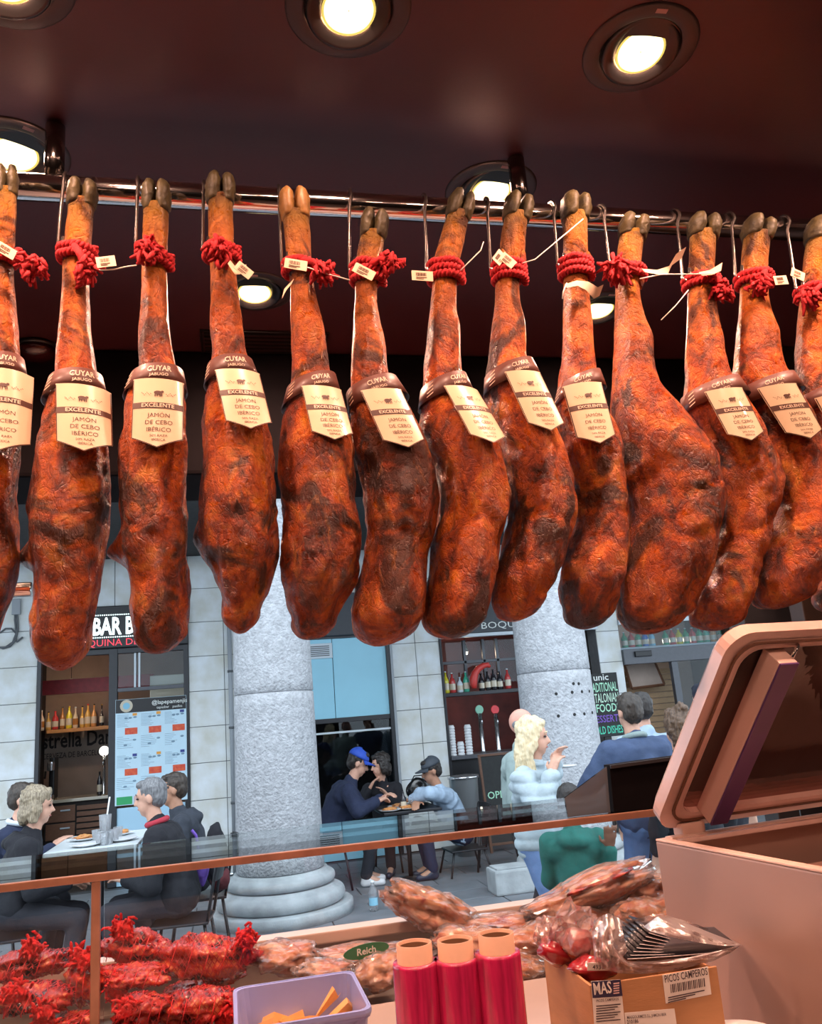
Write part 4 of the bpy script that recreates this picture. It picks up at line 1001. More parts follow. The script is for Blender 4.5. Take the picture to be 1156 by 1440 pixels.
# chalk board on an A-frame
p = at(700, 1062, Y=10.2); pb = at(688, 1062, Y=10.2)
ab = thing('chalkboard', 'wood-framed chalkboard with green writing leaning by the hatch counter', 'chalkboard', (p.x, 10.2, 0))
w_ = .36; hh = p.z
T = Matrix.Rotation(math.radians(-8), 4, 'X')
mb = MB(); mb.bbox((-w_/2, 0, .1), (w_/2, .02, hh), .004, M=T); mb.build('board', 'chalk_black', ab)
for a, b in (((-w_/2-.03, -.01, .0), (-w_/2, .03, hh+.03)), ((w_/2, -.01, .0), (w_/2+.03, .03, hh+.03)), ((-w_/2, -.01, hh), (w_/2, .03, hh+.03)), ((-w_/2, -.01, .08), (w_/2, .03, .11))):
    mb = MB(); mb.bbox(a, b, .004, M=T); mb.build('frame_rail', 'wood_dark', ab)
mb = MB(); text_on(mb, 'OPEN', lambda a, b: T @ Vector((a, -.003, b)), 0, hh*.55, .12, 0, bold=.01); mb.build('chalk_writing', 'chalk_green', ab)
p = at(651, 1092, Y=10.3)
pt = thing('metal_pot', 'small grey metal bucket standing in front of the black bar counter', 'bucket', (p.x, 10.3, 0))
mb = MB(); mb.lathe([(.30*.5, 0.001), (.18, p.z), (.19, p.z+.01)], 20); mb.build('bucket_body', 'pot_grey', pt)
mb = MB(); mb.lathe([(.195, p.z-.02), (.2, p.z-.01), (.195, p.z+.012)], 20); mb.build('rim', 'tap_steel', pt)

# ---- shop four
z9 = wz(950, 917); z8 = wz(950, 905)
f4 = thing('shop_frontage', 'grey metal shopfront with glass door and header beam', 'frame', (Xd1, WY, 0))
mb = MB(); mb.bbox((Xd1, WY-.06, wz(950, 930)), (Xe1, WY+.06, wz(950, 909)), .006); mb.build('header_beam', 'grey_frame', f4, world=True)
mb = MB(); mb.bbox((wx(889, 918), WY-.10, wz(899, 924)), (wx(912, 917), WY-.062, wz(899, 916)), .01); mb.build('door_closer', 'sign_black', f4, world=True)
xd = wx(951, 960); mb = MB(); mb.bbox((xd-.05, WY-.04, 0), (xd+.05, WY+.04, wz(950, 930)), .006); mb.build('door_post', 'grey_frame', f4, world=True)
mb = MB(); mb.box((xd+.05, WY, .0), (Xe1, WY+.008, wz(950, 930))); mb.build('door_pane', 'window_glass', f4, world=True)
mb = MB(); mb.box((Xd1, WY, wz(950, 909)), (Xe1, WY+.008, 3.30)); mb.build('transom_pane', 'window_glass', f4, world=True)
mb = MB(); mb.bbox((Xd1, WY-.05, wz(950, 874)), (Xe1, WY+.02, wz(950, 868)), .003); mb.build('transom_top', 'vent_white', f4, world=True)
mb = MB(); mb.bbox((Xe1, WY-.12, 0), (Xe1+.16, WY+.1, 3.35), .008); tag(mb.build('timber_post', 'wood_post'), 'brown timber post at the edge of the glazed shopfront', 'post')
S4 = WY+.25; sz4 = wz(945, 907, S4)
mb = MB(); mb.bbox((Xd1, S4-.1, sz4-.04), (Xe1, S4+.12, sz4), .004); tag(mb.build('display_shelf', 'vent_white'), 'white shelf of bright coloured bottles above the glass door', 'shelf')
cols4 = ['b_green', 'b_red', 'b_green', 'b_blue', 'b_sky', None, 'b_green', 'b_red', 'b_yellow', 'b_green', 'b_red', 'b_green', 'b_teal', 'b_orange', 'b_green']
nm4 = dict(b_green='green', b_red='red', b_blue='blue', b_sky='pale blue', b_yellow='yellow', b_teal='teal', b_orange='orange')
for k, mm_ in enumerate(cols4):
    if mm_: bottle(879+k*9.6, 889-k*.65, 907-k*.65, S4, mm_, nm4[mm_]+' soda siphon on the white shelf above the glass door', 'siphons on the white shelf', zbase=sz4+.001, w=.047, cap='b_white', neck=.3)
bl = thing('wood_blind', 'pale brown wooden slat blind inside the shopfront', 'blind', (Xd1, WY+.5, 0))
for k in range(16):
    z = wz(915, 940, WY+.5)-.09-k*.085; mb = MB(); mb.bbox((Xd1-.02, WY+.5, z), (xd+.25, WY+.515, z+.075), .004); mb.build('slat', 'blind_wood', bl, world=True)
fq = thing('angled_frame', 'brown wooden picture frame hanging at an angle behind the shopfront glass', 'frame', at(905, 945, Y=WY+.3))
for a, b in (((-.28, .12), (.18, .20)), ((.18, .20), (.30, -.20)), ((.30, -.20), (-.22, -.22)), ((-.22, -.22), (-.28, .12))):
    mb = MB(); mb.tube([(a[0], 0, a[1]), (b[0], 0, b[1])], .022, 4, smooth=False); mb.build('frame_rail', 'wood_dark', fq)
mb = MB(); mb.prism([(-.28, .12), (.18, .20), (.30, -.20), (-.22, -.22)], -.005, .005); mb.build('backing', 'bar_wall', fq)
# chalk menu sign beside the second column
sx0, sx1 = wx(826, 990, 10.6), wx(873, 990, 10.6); s0_, s1_ = wz(855, 1036, 10.6), wz(855, 946, 10.6)
cs = thing('chalk_menu', 'tall black chalk sign with green and purple food lettering beside the drilled column', 'sign', (sx0, 10.6, s0_))
mb = MB(); mb.bbox((sx0, 10.6, s0_), (sx1, 10.63, s1_), .006); mb.build('board', 'chalk_black', cs, world=True)
mb = MB(); mb.bbox(((sx0+sx1)/2-.05, 10.61, 0), ((sx0+sx1)/2+.05, 10.64, s0_+.02), .004); mb.build('stand', 'chalk_black', cs, world=True)
H4 = s1_-s0_
for txt, v, sz_, mm_ in (('unic', .10, .12, 'chalk_white'), ('TRADITIONAL', .28, .17, 'chalk_green'), ('CATALONIAN', .45, .17, 'chalk_lime'), ('& FOODS', .60, .15, 'chalk_green'), ('DESSERTS', .76, .13, 'chalk_purple'), ('COLD DISHES', .94, .14, 'chalk_mint')):
    mb = MB(); text_flat(mb, txt, (sx0+sx1)/2, s1_-H4*v-.01, sz_, 10.596, width=(sx1-sx0)*.92 if len(txt) > 5 else (sx1-sx0)*.45, bold=.012); mb.build('chalk_lettering', mm_, cs, world=True)
# drainpipe and cables
x = wx(326, 1030, 10.9)
dp_ = thing('drainpipe', 'thin grey drainpipe running down the stone pier behind the column', 'pipe', (x, WY-.05, 0))
mb = MB(); mb.lathe([(.028, 0), (.028, TOPZ-.01)], 12); mb.build('pipe', 'pipe_grey', dp_)
for z in (.8, 1.7, 2.4, 3.1):
    mb = MB(); mb.lathe([(.036, z), (.036, z+.03)], 12); mb.build('bracket', 'cable_grey', dp_)
cb = thing('wall_cable', 'loose loop of grey cable hanging from a box on the stone wall', 'cable', at(20, 850, Y=WY-.03))
for pp in ([(23, 845), (24, 865), (25, 885), (22, 900), (14, 909), (4, 912), (-6, 908)], [(22, 850), (21, 872), (23, 890), (18, 903), (8, 910), (-4, 911)], [(0, 890), (8, 884), (16, 884), (22, 890)], [(23, 903), (32, 896)]):
    mb = MB(); mb.tube([at(a, b, Y=WY-.03) for a, b in pp], .012, 6); mb.build('cable', 'cable_grey', cb, world=True)
p = at(23, 851, Y=WY-.03); mb = MB(); mb.bbox((p.x-.05, WY-.05, p.z-.12), (p.x+.05, WY-.01, p.z+.08), .01); mb.build('junction_box', 'pipe_grey', cb, world=True)
# ---------------------------------------------------------------- people, tables, chairs on the plaza
mset('skin_fair', (.62, .34, .24), .5, var=.06, scale=30); mset('skin_pink', (.66, .32, .24), .5, var=.06, scale=30); mset('skin_tan', (.42, .21, .13), .5, var=.06, scale=30); mset('skin_brown', (.20, .09, .055), .5, var=.06, scale=30)
mset('eye_dark', (.03, .02, .02), .2); mset('lip', (.38, .12, .10), .5)
def cloth(k, c, **kw): mset(k, c, .85, var=.12, scale=12, bump=.5, bscale=14, bdist=.02, **kw)
cloth('black_cloth', (.009, .009, .014)); cloth('navy_cloth', (.014, .021, .055)); cloth('slate_cloth', (.030, .036, .05)); cloth('denim_blue', (.13, .22, .42)); cloth('jacket_blue', (.048, .075, .15)); cloth('pale_blue_cloth', (.36, .47, .60))
cloth('green_cloth', (.008, .12, .10)); cloth('sage_cloth', (.26, .33, .32)); cloth('puffer_white', (.40, .48, .52)); cloth('maroon_cloth', (.11, .02, .025)); cloth('dark_trouser', (.02, .02, .028)); cloth('purple_cloth', (.16, .08, .42)); cloth('red_scarf', (.40, .03, .05)); cloth('shirt_white', (.62, .68, .74))
mset('cap_blue', (.02, .07, .42), .7, var=.1); mset('cap_grey', (.045, .055, .07), .7, var=.1); mset('beanie', (.008, .010, .022), .9, bump=.5, bscale=60)
def hairm(k, c, c2): mset(k, c, .45, col2=c2, scale=40, stretch=(3, 3, .5), bump=.8, bscale=60)
hairm('hair_blonde', (.62, .48, .27), (.80, .68, .46)); hairm('hair_ashblonde', (.13, .095, .06), (.42, .34, .23)); hairm('hair_dark', (.012, .009, .008), (.03, .022, .018)); hairm('hair_grey', (.09, .09, .095), (.24, .24, .25)); hairm('hair_brown', (.06, .032, .018), (.16, .09, .05)); hairm('hair_dkbrown', (.02, .014, .011), (.06, .042, .03))
mset('shoe_dark', (.02, .025, .05), .5); mset('shoe_white', (.7, .7, .72), .5)
mset('table_white', (.66, .72, .74), .35, var=.04); mset('chair_metal', (.03, .03, .034), .4, .5); mset('plate_white', (.80, .82, .84), .25)
mset('food_red', (.55, .14, .05), .5, col2=(.70, .40, .12), scale=60, bump=.6, bscale=70); mset('cola', (.06, .012, .008), .15, coat=.5); mset('bag_black', (.008, .008, .009), .25, coat=.4)

def capsule(mb, p0, r0, p1, r1, n=12, flat=None):
    p0, p1 = Vector(p0), Vector(p1); d = p1-p0
    if d.length < 1e-6: d = Vector((0, 0, 1e-4))
    t = d.normalized(); pts = []; rs = []
    for a in (80, 50, 20): q = math.radians(a); pts.append(p0-t*r0*math.sin(q)); rs.append(r0*math.cos(q))
    for f in (.0, .5, 1.): pts.append(p0.lerp(p1, f)); rs.append(r0+(r1-r0)*f)
    for a in (20, 50, 80): q = math.radians(a); pts.append(p1+t*r1*math.sin(q)); rs.append(r1*math.cos(q))
    mb.tube(pts, rs, n)
def remesh(mb, voxel, smooth=3, disp=None):
    me = bpy.data.meshes.new('tmp'); me.from_pydata(mb.v, [], mb.f); bm = bmesh.new(); bm.from_mesh(me); bmesh.ops.recalc_face_normals(bm, faces=bm.faces); bm.to_mesh(me); bm.free()
    ob = bpy.data.objects.new('tmp', me); COL.objects.link(ob)
    md = ob.modifiers.new('r', 'REMESH'); md.mode = 'VOXEL'; md.voxel_size = voxel
    if smooth: ms = ob.modifiers.new('s', 'SMOOTH'); ms.factor = .5; ms.iterations = smooth
    dg = bpy.context.evaluated_depsgraph_get(); out = bpy.data.meshes.new_from_object(ob.evaluated_get(dg))
    bpy.data.objects.remove(ob); bpy.data.meshes.remove(me)
    if disp:
        nr = [v.normal.copy() for v in out.vertices]
        for v, n_ in zip(out.vertices, nr): v.co += n_*disp(v.co)
    out.polygons.foreach_set('use_smooth', [True]*len(out.polygons)); return out
def put(me, name, m_, parent):
    me.name = name; me.materials.clear(); me.materials.append(MATS[m_]); o = bpy.data.objects.new(name, me); COL.objects.link(o); o.parent = parent; return o
def ik(a, t, l1, l2, pole):
    a, t = Vector(a), Vector(t); d = t-a; L = d.length
    if L > (l1+l2)*.995: t = a+d*((l1+l2)*.995/L); d = t-a; L = d.length
    x = (l1*l1-l2*l2+L*L)/(2*L); h_ = math.sqrt(max(0, l1*l1-x*x)); u_ = d.normalized(); p = Vector(pole); p = p-u_*p.dot(u_)
    p = p.normalized() if p.length > 1e-5 else u_.orthogonal().normalized()
    return a+u_*x+p*h_, t

def person(label, headpx, Y, facing, seated=True, lean=.15, head=(0., 0.), hands=None, feet=None, s=1., top='black_cloth', legs='dark_trouser', skin='skin_fair', hair=('short', 'hair_dark'),
           cap=None, hood=False, collar=None, puffer=False, slim=1., shoes='shoe_dark', elbow=(-.4, .5, -.6), fingers=.5, scarf=None, group=None, glasses=None, hz=None, armup=None):
    """facing: direction of view in the ground plane; hands/feet in metres, local (x ahead, y left, z up from ground for standing, from the hip for seated)"""
    tl, th_, kn_ = .50*s, .44*s, .44*s
    up = Vector((math.sin(lean), 0, math.cos(lean)))
    hip0 = Vector((0, 0, 0)); nb = hip0+up*tl
    hyaw, hpit = head
    hup = Vector((math.sin(lean*.4+hpit*.6), 0, math.cos(lean*.4+hpit*.6)))
    hc = nb+hup*.185*s+Vector((.02*s, 0, 0))
    hp = at(headpx[0], headpx[1], Y=Y)
    H_ = hz if hz is not None else hp.z-hc.z            # hip height above ground
    ca, sa = math.cos(facing), math.sin(facing)
    root = thing('person', label, 'person', (hp.x-hc.x*ca, Y-hc.x*sa, 0), facing, group)
    O_ = Vector((0, 0, H_)); T = lambda p: O_+Vector(p)
    body = MB(); shirt = MB(); trou = MB(); shoe = MB()
    sw = .175*s*slim
    # torso
    capsule(body, T((0, -.07*s, 0)), .10*s*slim, T((0, .07*s, 0)), .10*s*slim); capsule(body, T((0, 0, 0)), .12*s*slim, T(up*.30*s), .125*s*slim); capsule(body, T(up*.40*s+Vector((0, -.09*s, 0))), .085*s*slim, T(up*.40*s+Vector((0, .09*s, 0))), .085*s*slim)
    i_ = .022*s
    capsule(shirt, T(up*.02*s+Vector((0, -.06*s, 0))), .115*s*slim+i_, T(up*.02*s+Vector((0, .06*s, 0))), .115*s*slim+i_); capsule(shirt, T(up*.05*s), .125*s*slim+i_, T(up*.30*s), .13*s*slim+i_)
    capsule(shirt, T(up*.38*s+Vector((-.01, -.10*s*slim, 0))), .095*s*slim+i_, T(up*.38*s+Vector((-.01, .10*s*slim, 0))), .095*s*slim+i_); capsule(shirt, T(up*.44*s), .075*s+i_*.6, T(nb+hup*.015*s), .058*s+i_*.5)
    # neck, head
    capsule(body, T(up*.42*s), .062*s, T(hc-hup*.07*s), .052*s)
    R_ = Matrix.Rotation(hyaw, 3, 'Z') @ Matrix.Rotation(lean*.4+hpit, 3, 'Y')
    def hl(x, y, z): return T(hc+R_ @ Vector((x*s, y*s, z*s)))
    HM = Matrix.Translation(T(hc)) @ R_.to_4x4()
    body.ell((0, 0, 0), (1, 1, 1), 16, 11, M=HM @ Matrix.Translation(Vector((-.012, 0, .025))*s) @ Matrix.Diagonal(Vector((.095*s, .076*s, .098*s, 1))))
    body.ell((0, 0, 0), (1, 1, 1), 14, 9, M=HM @ Matrix.Translation(Vector((.030, 0, -.045))*s) @ Matrix.Diagonal(Vector((.062*s, .056*s, .072*s, 1))))
    capsule(body, hl(.048, 0, -.098), .024*s, hl(.060, 0, -.092), .022*s); capsule(body, hl(.080, 0, .012), .010*s, hl(.104, 0, -.026), .014*s)
    capsule(body, hl(.078, -.03, .028), .012*s, hl(.078, .03, .028), .012*s); capsule(body, hl(.075, -.022, -.062), .012*s, hl(.075, .022, -.062), .012*s)
    for g in (-1, 1): body.ell((0, 0, 0), (1, 1, 1), 10, 7, M=HM @ Matrix.Translation(Vector((-.008, g*.076, -.012))*s) @ Matrix.Diagonal(Vector((.020*s, .011*s, .032*s, 1))))
    # arms
    if hands is None: hands = ((.12, .22, .02), (.12, -.22, .02)) if seated else ((.06, .25, .78), (.06, -.25, .78))
    for g, hd in zip((1, -1), hands):
        sh = T(up*.425*s+Vector((0, g*sw, 0)))
        if hd[0] == 'px':
            wp = at(hd[1], hd[2], Y=hd[3])-root.location; tg = Vector((wp.x*ca+wp.y*sa, -wp.x*sa+wp.y*ca, wp.z))
        else: tg = Vector(hd)+(O_ if seated else Vector((0, 0, 0)))
        pole = Vector((elbow[0], g*elbow[1], elbow[2]))
        el, wr = ik(sh, tg, .29*s, .255*s, pole)
        capsule(body, sh, .05*s, el, .040*s); capsule(body, el, .040*s, wr, .027*s)
        capsule(shirt, T(up*.41*s+Vector((0, g*sw*.6, 0))), .07*s*slim+i_*.6, sh, .058*s*slim+i_); capsule(shirt, sh, .056*s*slim+i_, el, .045*s+i_); capsule(shirt, el, .046*s+i_, wr.lerp(el, .08), .034*s+i_*.8)
        fd = (wr-el).normalized(); side = fd.cross(Vector((0, 0, 1)));
        side = side.normalized() if side.length > .1 else Vector((0, 1, 0))
        if armup == g: side = Vector((0, -1, 0))
        nrm_ = side.cross(fd).normalized(); pk = wr+fd*.085*s; cu = fingers if armup != g else .1
        for q in (-.5, -.17, .17, .5): capsule(body, wr+fd*.015*s+side*q*.03*s, .020*s, pk+side*q*.058*s, .015*s, 8)
        for q, ln in ((-.5, .062), (-.17, .075), (.17, .08), (.5, .07)):
            sp = 1.25 if armup == g else 1.
            a0 = pk+side*q*.062*s*sp; d1 = (fd-nrm_*cu*.5+side*q*.25*(sp-.8)).normalized(); a1 = a0+d1*ln*.55*s; d2 = (fd-nrm_*cu*1.4).normalized(); a2 = a1+d2*ln*.55*s
            capsule(body, a0, .0105*s, a1, .0098*s, 8); capsule(body, a1, .0098*s, a2, .0085*s, 8)
        b0 = wr+fd*.03*s-side*g*-.03*s; b1 = b0+(fd*.6+side*g*.8).normalized()*.045*s; capsule(body, b0, .014*s, b1, .011*s, 8); capsule(body, b1, .011*s, b1+(fd*.9+side*g*.25-nrm_*.3).normalized()*.035*s, .009*s, 8)
    # legs
    if feet is None: feet = ((.38, .12, .0), (.36, -.12, .0)) if seated else ((.03, .10, 0), (-.02, -.10, 0))
    for g, ft in zip((1, -1), feet):
        hj = T((0, g*.09*s, -.01)); an = Vector(ft)+Vector((0, 0, .085*s)); kl = max(.44*s, ((hj-an).length*.505 if not seated else .43*s))
        kne, an2 = ik(hj, an, kl, kl, (1, g*.1, .6 if seated else 0))
        if seated: an2 = an
        capsule(body, hj, .085*s, kne, .058*s); capsule(body, kne, .056*s, an2, .038*s); capsule(body, an2, .035*s, an2+Vector((.13*s, 0, -.05*s)), .03*s)
        capsule(trou, hj, .098*s, kne, .070*s); capsule(trou, kne, .070*s, an2+Vector((0, 0, .02)), .055*s)
        capsule(shoe, an2+Vector((-.02, 0, -.045*s)), .040*s, an2+Vector((.15*s, 0, -.052*s)), .033*s); capsule(shoe, an2+Vector((-.01, 0, -.01)), .042*s, an2+Vector((.05*s, 0, -.045*s)), .042*s)
    capsule(trou, T((0, -.075*s, .0)), .118*s*slim, T((0, .075*s, .0)), .118*s*slim)
    if hood:
        for k in range(9):
            a = PI*.55+PI*.9*k/8; p = T(nb+Vector((.085*s*math.cos(a)-.02*s, .105*s*math.sin(a), .005-.02*abs(math.sin(a)))))
            q = T(nb+Vector((.10*s*math.cos(a)-.05*s, .10*s*math.sin(a), -.045))); capsule(shirt, p, .032*s, q, .045*s, 8)
    put(remesh(body, .009, 2), 'body', skin, root)
    wr_ = lambda p: .010*noise.noise(p*9+Vector((Y, 0, 0)))+.006*noise.noise(Vector((p.x*22, p.y*22, p.z*12)))
    if puffer: dz = lambda p: .016*abs(math.sin(p.z*46+.5*math.sin(p.y*9)))**.6-.004+.005*noise.noise(p*14)
    else: dz = wr_
    put(remesh(shirt, .011, 3, dz), 'jacket', top, root); put(remesh(trou, .014, 3, lambda p: .006*noise.noise(p*10)), 'trousers', legs, root); put(remesh(shoe, .012, 2), 'shoes', shoes, root)
    # face
    for g in (-1, 1):
        mb = MB(); mb.ell(hl(.079, g*.030, .008), (.010*s, .013*s, .007*s), 8, 6); mb.build('eye', 'eye_dark', root)
        if hair and hair[0] != 'none':
            mb = MB(); mb.tube([hl(.084, g*.014, .034), hl(.086, g*.030, .040), hl(.076, g*.046, .034)], [.004*s, .005*s, .003*s], 6); mb.build('eyebrow', hair[1] if hair[0] != 'bald' else 'hair_grey', root)
    mb = MB(); mb.tube([hl(.082, -.022, -.064), hl(.091, 0, -.062), hl(.082, .022, -.064)], [.004*s, .006*s, .004*s], 6); mb.build('mouth', 'lip', root)
    # hair
    def hell(mb, c, r): mb.ell((0, 0, 0), (1, 1, 1), 16, 11, M=HM @ Matrix.Translation(Vector(c)*s) @ Matrix.Diagonal(Vector((r[0]*s, r[1]*s, r[2]*s, 1))))
    if hair and hair[0] not in ('bald', 'none'):
        k_, hm = hair; mb = MB()
        hell(mb, (-.026, 0, .040), (.096, .084, .094)); hell(mb, (-.05, 0, .0), (.068, .078, .085)); hell(mb, (.035, 0, .095), (.045, .058, .030))
        amp = .007
        if k_ in ('bob', 'long', 'curly'):
            for g in (-1, 1): hell(mb, (-.015, g*.078, -.03), (.055, .026, .085))
            hell(mb, (-.075, 0, -.05), (.050, .080, .090)); hell(mb, (-.03, 0, .05), (.105, .092, .098)); amp = .012
        if k_ == 'curly': hell(mb, (-.04, 0, .02), (.12, .115, .12)); amp = .022
        if k_ == 'bun': hell(mb, (-.085, .0, .125), (.042, .042, .040)); hell(mb, (-.04, 0, .01), (.105, .098, .12)); hell(mb, (-.06, 0, -.07), (.07, .09, .08)); amp = .016
        if k_ == 'long':
            for g in (-1, 1):
                for j in range(7):
                    a = j/6; x = -.005-.085*a; y = g*(.080+.012*math.sin(j*2.1))
                    pts = [hl(x, y*.9, .05), hl(x-.005, y*1.12, -.05), hl(x-.012, y*1.25, -.14), hl(x-.03*a+.02, y*1.28+.01*math.sin(j*3), -.23), hl(x+.02-.02*a, y*1.2, -.30-.03*math.sin(j*1.7))]
                    for p, q, r0, r1 in zip(pts[:-1], pts[1:], (.022, .024, .023, .019), (.024, .023, .019, .009)): capsule(mb, p, r0*s, q, r1*s, 8)
            for j in range(6):
                y = -.06+.024*j; capsule(mb, hl(-.085, y, 0), .028*s, hl(-.10, y*1.2, -.16), .026*s, 8); capsule(mb, hl(-.10, y*1.2, -.16), .026*s, hl(-.09, y*1.2, -.30+.02*math.sin(j*2)), .012*s, 8)
        put(remesh(mb, .008, 2, lambda p: amp*noise.noise(Vector((p.x*38, p.y*38, p.z*16)))+amp*.5*noise.noise(p*60)), 'hair', hm, root)
    if hair and hair[0] == 'bald':
        mb = MB(); 
        for g in (-1, 1): hell(mb, (-.04, g*.066, .0), (.045, .014, .035))
        put(remesh(mb, .006, 2), 'hair', 'hair_grey', root)
    if cap:
        mb = MB(); vs = []; fs = []; n = 20
        for j in range(8):
            ph = (PI/2)*j/7
            for k in range(n):
                a = 2*PI*k/n; vs.append(hl(-.016+.108*math.cos(a)*math.cos(ph), .090*math.sin(a)*math.cos(ph), .050+.092*math.sin(ph)-.008*math.cos(a)))
        for j in range(7):
            for k in range(n): fs.append([j*n+k, j*n+(k+1) % n, (j+1)*n+(k+1) % n, (j+1)*n+k])
        fs.append(list(range(n-1, -1, -1))); mb.add(vs, fs, 0, True)
        c_ = mb.build('cap', cap, root)
        vs = []; fs = []
        for dz_ in (0, -.006):
            for j in range(4):
                for k in range(9):
                    a = -1.05+2.1*k/8; r_ = .09+.075*(j/3)*math.cos(a*.9); vs.append(hl(-.016+r_*1.12*math.cos(a), r_*.92*math.sin(a), .048-.010*(j/3)-.018*(abs(a)**2)*(j/3)+dz_))
        for o_ in (0, 36):
            for j in range(3):
                for k in range(8): q = o_+j*9+k; fs.append([q, q+1, q+10, q+9] if o_ else [q, q+9, q+10, q+1])
        mb = MB(); mb.add(vs, fs, 0, True); mb.build('cap_brim', cap, c_)
    if glasses:
        mb = MB(); z0, x0 = (.012, .098) if glasses == 'worn' else (.10, .045)
        for g in (-1, 1):
            pts = [hl(x0+.004*0, g*.034+.022*math.cos(a), z0+.016*math.sin(a)) for a in np.linspace(0, 2*PI, 12, endpoint=False)]; mb.tube(pts, .003*s, 5, closed=True)
            mb.tube([hl(x0, g*.056, z0+.004), hl(x0-.05, g*.082, z0+.004), hl(x0-.10, g*.082, z0-.01)], .0028*s, 5)
            if glasses == 'head': mb.ell(hl(x0+.002, g*.034, z0), (.006*s, .020*s, .015*s), 10, 6)
        mb.tube([hl(x0, -.012, z0), hl(x0, .012, z0)], .003*s, 5); mb.build('glasses', 'eye_dark', root)
    if collar:
        mb = MB(); pts = [T(nb+Vector((.066*s*math.cos(a)+.0, .072*s*math.sin(a), .018+.018*math.cos(a)*-1))) for a in np.linspace(0, 2*PI, 18, endpoint=False)]
        mb.tube(pts, .020*s, 8, closed=True); mb.build('collar', collar, root)
    return root, H_

def chair(label, x, y, rz, seat=.46, group='dark metal terrace chairs'):
    t = thing('terrace_chair', label, 'chair', (x, y, 0), rz, group)
    mb = MB(); mb.bbox((-.20, -.20, seat-.02), (.20, .20, seat), .008); mb.build('seat', 'chair_metal', t)
    for sx in (-1, 1):
        for sy in (-1, 1):
            mb = MB(); mb.tube([(sx*.17, sy*.17, seat-.02), (sx*.23, sy*.21, .0)], .012, 8); mb.build('leg', 'chair_metal', t)
    for sy in (-1, 1):
        mb = MB(); mb.tube([(-.19, sy*.18, seat-.01), (-.23, sy*.19, seat+.2), (-.27, sy*.18, seat+.42)], .011, 8); mb.build('back_post', 'chair_metal', t)
    mb = MB(); n = 8; vs = []
    for z in (.25, .43):
        for k in range(n): f = k/(n-1)*2-1; vs.append((-.235-.04*(z-.25)/.18-.03*(1-f*f), f*.20, seat+z))
    for z in (.25, .43):
        for k in range(n): f = k/(n-1)*2-1; vs.append((-.250-.04*(z-.25)/.18-.03*(1-f*f), f*.20, seat+z))
    fs = []
    for k in range(n-1): fs += [[k, k+1, n+k+1, n+k], [2*n+k, 3*n+k, 3*n+k+1, 2*n+k+1], [k, 2*n+k, 2*n+k+1, k+1], [n+k, n+k+1, 3*n+k+1, 3*n+k]]
    fs += [[0, n, 3*n, 2*n], [n-1, 3*n-1, 4*n-1, 2*n-1]]
    mb.add(vs, fs); mb.build('backrest', 'chair_metal', t); return t
def table(label, c, w, d, z, m_):
    t = thing('terrace_table', label, 'table', (c.x, c.y, 0))
    mb = MB(); mb.bbox((-w/2, -d/2, z-.03), (w/2, d/2, z), .008); mb.build('tabletop', m_, t)
    mb = MB(); mb.lathe([(.025, .03), (.025, z-.031)], 16); mb.build('pedestal', 'chair_metal', t)
    mb = MB(); mb.lathe([(.19, .001), (.19, .012), (.03, .04)], 24); mb.build('foot_plate', 'chair_metal', t)
    return t
def glass(px, py, Y, z0, h_, r, lb, grp, fill=None, straw=False):
    p = at(px, py, Y=Y); t = thing('drinking_glass', lb, 'glass', (p.x, Y, z0), 0, grp)
    mb = MB(); mb.lathe([(r*.75, .001), (r, h_), (r*.94, h_), (r*.7, .01)], 16, capt=True); mb.build('glass_wall', 'drink_glass', t)
    if fill: mb = MB(); mb.lathe([(r*.69, .011), (r*.84, h_*.65)], 16); mb.build('drink', fill, t)
    if straw: mb = MB(); mb.tube([(-.01, 0, .02), (.03, 0, h_+.12)], .006, 6); mb.build('straw', 'white_plastic', t)
def plate(px, py, Y, z0, r, lb, grp, food=False):
    p = at(px, py, Y=Y); t = thing('plate', lb, 'plate', (p.x, Y, z0), 0, grp)
    mb = MB(); mb.lathe([(r*.55, .001), (r*.6, .004), (r, .018), (r*.98, .020), (r*.6, .008), (.001, .007)], 22, capt=False); mb.build('dish', 'plate_white', t)
    if food: mb = MB(); lump(mb, (0, 0, .022), (r*.6, r*.55, .020), px, .5, 2.5, 3); mb.build('food', 'food_red', t)

def lump(mb, c, r, seed, amp=.25, freq=1.6, sub=4, M=None, sharp=0., mi=0):
    bm = bmesh.new(); bmesh.ops.create_icosphere(bm, subdivisions=sub, radius=1)
    for v in bm.verts:
        d = v.co.normalized(); q = d*freq+Vector((seed*7.3, seed*3.1, seed*1.7))
        f = 1+amp*noise.noise(q)+amp*.45*noise.noise(q*2.3)
        if sharp: f += -sharp*abs(noise.noise(q*3.1))-sharp*.6*abs(noise.noise(q*6.3))
        v.co = Vector((d.x*r[0]*f, d.y*r[1]*f, d.z*r[2]*f))+Vector(c)
    mb.bm(bm, mi, M, smooth=True); return mb

